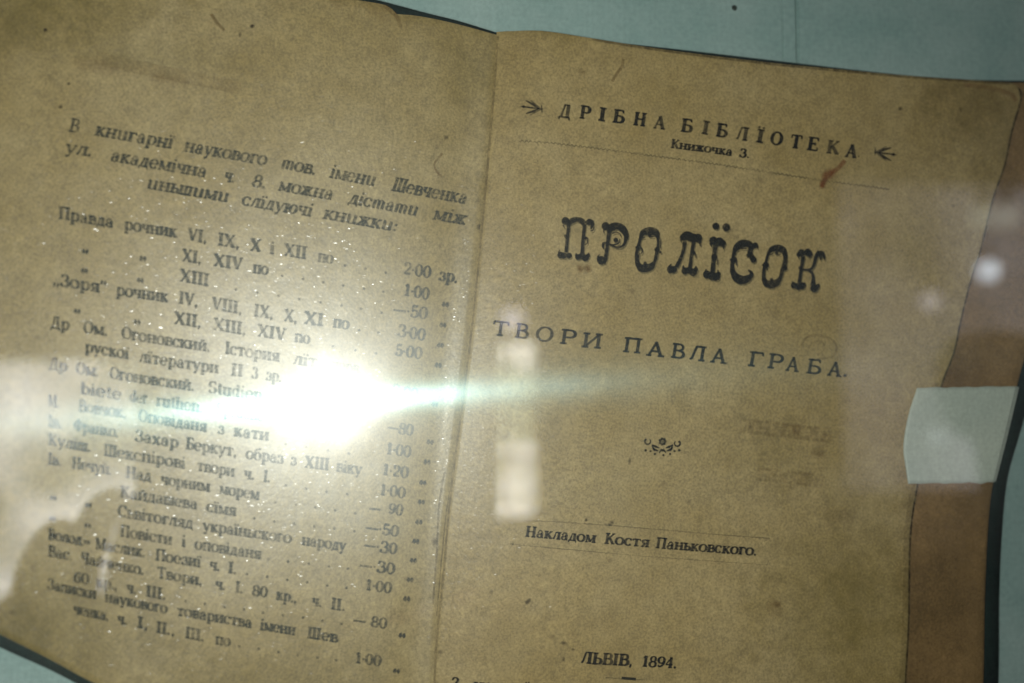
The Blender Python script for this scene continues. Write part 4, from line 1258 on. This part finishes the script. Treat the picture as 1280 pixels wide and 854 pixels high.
MAT['frame'] = plain('window_frame_wood', (0.30, 0.27, 0.22, 1))
w_left = window_material('daylight_left', 10.5, 1.8, (.8, .85, .75), (1.0, .97, .97, 1), lo=.24, hi=.52, dim=.12, lean=(0, 0, -.24))
w_mid = window_material('daylight_middle', 12.0, 4.5, (.8, .85, .6), (1.0, .95, .90, 1), lo=.42, hi=.66, dim=.2, lean=(0, 0, -.08))
w_right = window_material('daylight_right', 1.45, 1.5, (.8, .75, .8), (1.0, .93, 1.0, 1), lo=.34, hi=.72, dim=.12, lean=(.16, 0, -.05))
win(-70, 446, 205, 742, w_left, 'wide bright far window mirrored at the left of the glass', 1, 1)
win(585, 425, 673, 648, w_mid, 'narrow bright far window mirrored near the gutter of the book', 2, 3)
win(1046, 222, 1420, 610, w_right, 'dim tall far window mirrored at the right of the glass', 1, 1)


def bulb(px, py, r, power, col, label):
    """a lit bulb hanging in front of the far wall"""
    p = mirrored(px, py, WY + 0.3)
    root = empty('hanging_bulb', tuple(p), label, 'lamp', 'small lit bulbs hanging far behind the lens')
    m, nt, out = new_mat('lit_bulb')
    e = N(nt, 'ShaderNodeEmission', i_Strength=power)
    e.inputs['Color'].default_value = col
    nt.links.new(e.outputs[0], out.inputs['Surface'])
    for nm, rr, hh, zz, mm in (('bulb', r, None, 0, m), ('socket', r * .45, r * 1.2, r * 1.4, MAT['frame']), ('cord', r * .06, 1.2, 2 * r + .6, MAT['frame'])):
        bm_ = bmesh.new()
        if hh is None:
            bmesh.ops.create_uvsphere(bm_, u_segments=16, v_segments=10, radius=rr)
        else:
            bmesh.ops.create_cone(bm_, cap_ends=True, segments=12, radius1=rr, radius2=rr * .8, depth=hh)
        for v in bm_.verts:
            v.co.z += zz
        me = bpy.data.meshes.new(nm)
        bm_.to_mesh(me)
        bm_.free()
        me.materials.append(mm)
        o = bpy.data.objects.new(nm, me)
        COL.objects.link(o)
        o.parent = root


bulb(1236, 338, .044, 8, (.85, .92, 1, 1), 'brightest bluish bulb mirrored over the right page edge')
bulb(1230, 272, .055, 1.8, (1, 1, .9, 1), 'pale yellow bulb mirrored above the bluish one')
bulb(1258, 270, .055, 2.0, (1, 1, .92, 1), 'outermost pale yellow bulb mirrored at the right border')
bulb(1164, 376, .042, 2.6, (.95, .88, 1, 1), 'pale violet bulb mirrored left of the page edge')
bulb(1171, 545, .034, 2.2, (.95, 1, 1, 1), 'white bulb mirrored on the cloth strap')
bulb(641, 399, .045, 4.5, (.93, .87, 1, 1), 'violet white bulb mirrored on the author line')


# ---- the people whose dark shapes stand before the windows in the mirror image
def skinned(name, verts, edges, radii, mat, parent, sub=2):
    me = bpy.data.meshes.new(name)
    me.from_pydata([tuple(v) for v in verts], edges, [])
    me.materials.append(mat)
    o = bpy.data.objects.new(name, me)
    COL.objects.link(o)
    o.parent = parent
    md = o.modifiers.new('skin', 'SKIN')
    md.use_smooth_shade = True
    for v, r in zip(me.skin_vertices[0].data, radii):
        v.radius = (r, r) if not isinstance(r, tuple) else r
    me.skin_vertices[0].data[0].use_root = True
    ss = o.modifiers.new('subsurf', 'SUBSURF')
    ss.levels = ss.render_levels = sub
    return o


SKIN = plain('skin', (0.34, 0.2, 0.14, 1), rough=0.55)
HAIR = plain('dark_hair', (0.015, 0.01, 0.008, 1), rough=0.6)
NAVY = plain('navy_knit', (0.02, 0.025, 0.045, 1), rough=0.9)
BLACK = plain('black_coat', (0.012, 0.012, 0.014, 1), rough=0.9)
JEANS = plain('dark_trousers', (0.02, 0.022, 0.03, 1), rough=0.9)


def hand(parent, wrist, fwd, side, mat):
    """palm and five bent fingers; fwd runs along the fingers, side towards the thumb"""
    w, f, s_ = Vector(wrist), Vector(fwd).normalized(), Vector(side).normalized()
    n = f.cross(s_)
    V_, E_, R_ = [w, w + f * .035, w + f * .07], [(0, 1), (1, 2)], [.024, (.034, .017), (.036, .015)]
    skinned('hand', V_, E_, R_, mat, parent, 1)
    for k, (off, ln_) in enumerate(((.028, .07), (.010, .078), (-.009, .072), (-.027, .056))):
        b_ = w + f * .065 + s_ * off
        p1 = b_ + f * ln_ * .45 - n * .006
        p2 = p1 + f * ln_ * .22 - n * ln_ * .22
        p3 = p2 - n * ln_ * .22 + f * .004
        skinned('finger', [b_, p1, p2, p3], [(0, 1), (1, 2), (2, 3)], [.0092, .0088, .008, .0068], mat, parent, 1)
    t0 = w + f * .02 + s_ * .022
    skinned('thumb', [t0, t0 + s_ * .024 + f * .022, t0 + s_ * .034 + f * .05 - n * .01], [(0, 1), (1, 2)], [.013, .0105, .0085], mat, parent, 1)


def person(root_loc, head, sh, elbows, wrists, top, label, hands):
    root = empty('person', (0, 0, 0), label, 'person')
    H = Vector(head)
    neck = H + Vector((0, 0, -.14))
    chest = Vector((H.x, H.y - .02, H.z - .30))
    hip = Vector((H.x, H.y - .03, H.z - .72))
    sl, sr = H + Vector((-sh, -.01, -.22)), H + Vector((sh, -.01, -.22))
    V_ = [hip, chest, neck, H + Vector((0, .01, -.05)), H + Vector((0, 0, .05)), sl, sr, Vector(elbows[0]), Vector(elbows[1]), Vector(wrists[0]), Vector(wrists[1])]
    floor = root_loc
    for sg in (-1, 1):
        V_ += [hip + Vector((sg * .10, 0, -.08)), hip + Vector((sg * .11, .02, -.45)), hip + Vector((sg * .12, -.01, -.85))]
    E_ = [(0, 1), (1, 2), (2, 3), (3, 4), (1, 5), (1, 6), (5, 7), (6, 8), (7, 9), (8, 10), (0, 11), (11, 12), (12, 13), (0, 14), (14, 15), (15, 16)]
    R_ = [(.15, .11), (.15, .10), .055, (.075, .09), (.078, .095), .06, .06, .042, .042, .026, .026, .09, .06, .045, .09, .06, .045]
    skinned('body', V_, E_, R_, SKIN, root)
    g = lambda r, k=1.12: (r[0] * k, r[1] * k) if isinstance(r, tuple) else r * k
    skinned('jumper', [V_[0], V_[1], V_[2] - Vector((0, 0, .05)), V_[5], V_[6], V_[7], V_[8], V_[7].lerp(V_[9], .85), V_[8].lerp(V_[10], .85)], [(0, 1), (1, 2), (1, 3), (1, 4), (3, 5), (4, 6), (5, 7), (6, 8)],
            [(.175, .135), (.175, .125), .07, .078, .078, .058, .058, .04, .04], top, root)
    skinned('trousers', [V_[0]] + V_[11:], [(0, 1), (1, 2), (2, 3), (0, 4), (4, 5), (5, 6)], [(.165, .13), .11, .075, .06, .11, .075, .06], JEANS, root)
    skinned('hair', [H + Vector((0, -.03, .075)), H + Vector((0, -.055, .0)), H + Vector((0, -.05, -.07))], [(0, 1), (1, 2)], [(.088, .09), (.088, .07), (.07, .04)], HAIR, root)
    skinned('nose', [H + Vector((0, .09, -.0)), H + Vector((0, .112, -.03))], [(0, 1)], [.009, .014], SKIN, root, 1)
    for sg in (-1, 1):
        skinned('ear', [H + Vector((sg * .078, .0, -.0)), H + Vector((sg * .082, -.004, -.045))], [(0, 1)], [.014, .01], SKIN, root, 1)
        skinned('eye', [H + Vector((sg * .03, .083, .004)), H + Vector((sg * .036, .083, .004))], [(0, 1)], [.010, .010], HAIR, root, 1)
    skinned('mouth', [H + Vector((-.022, .088, -.06)), H + Vector((.022, .088, -.06))], [(0, 1)], [.005, .005], plain('lips', (.3, .1, .08, 1)), root, 1)
    for i, hd in enumerate(hands):
        hand(root, wrists[i], hd[0], hd[1], SKIN)
    return root


hp = mirrored(395, 330, -0.85)
lh = mirrored(108, 1030, PHONE_Y - .012)
rh = mirrored(590, 1110, PHONE_Y - .012)
person(None, (hp[0], -0.85, hp[2] + .03), .12, [(hp[0] - .09, -.66, hp[2] - .46), (hp[0] + .08, -.66, hp[2] - .46)],
       [tuple(lh), tuple(rh)], NAVY,
       'person in a dark jumper photographing the book, mirrored dimly behind the phone',
       [((0, 0, 1), (1, .2, 0)), ((0, 0, 1), (-1, .2, 0))])
vp = mirrored(1285, 490, -0.72)
person(None, (vp[0] + .015, -0.72, vp[2]), .20, [(vp[0] - .25, -.75, vp[2] - .50), (vp[0] + .27, -.75, vp[2] - .5)],
       [(vp[0] - .24, -.67, vp[2] - .76), (vp[0] + .26, -.67, vp[2] - .76)], BLACK,
       'dark haired person in a black coat mirrored as a dark round shape at the right',
       [((0, .1, -1), (0, 1, 0)), ((0, .1, -1), (0, 1, 0))])

if __name__ == '__main__':
    bpy.context.view_layer.update()
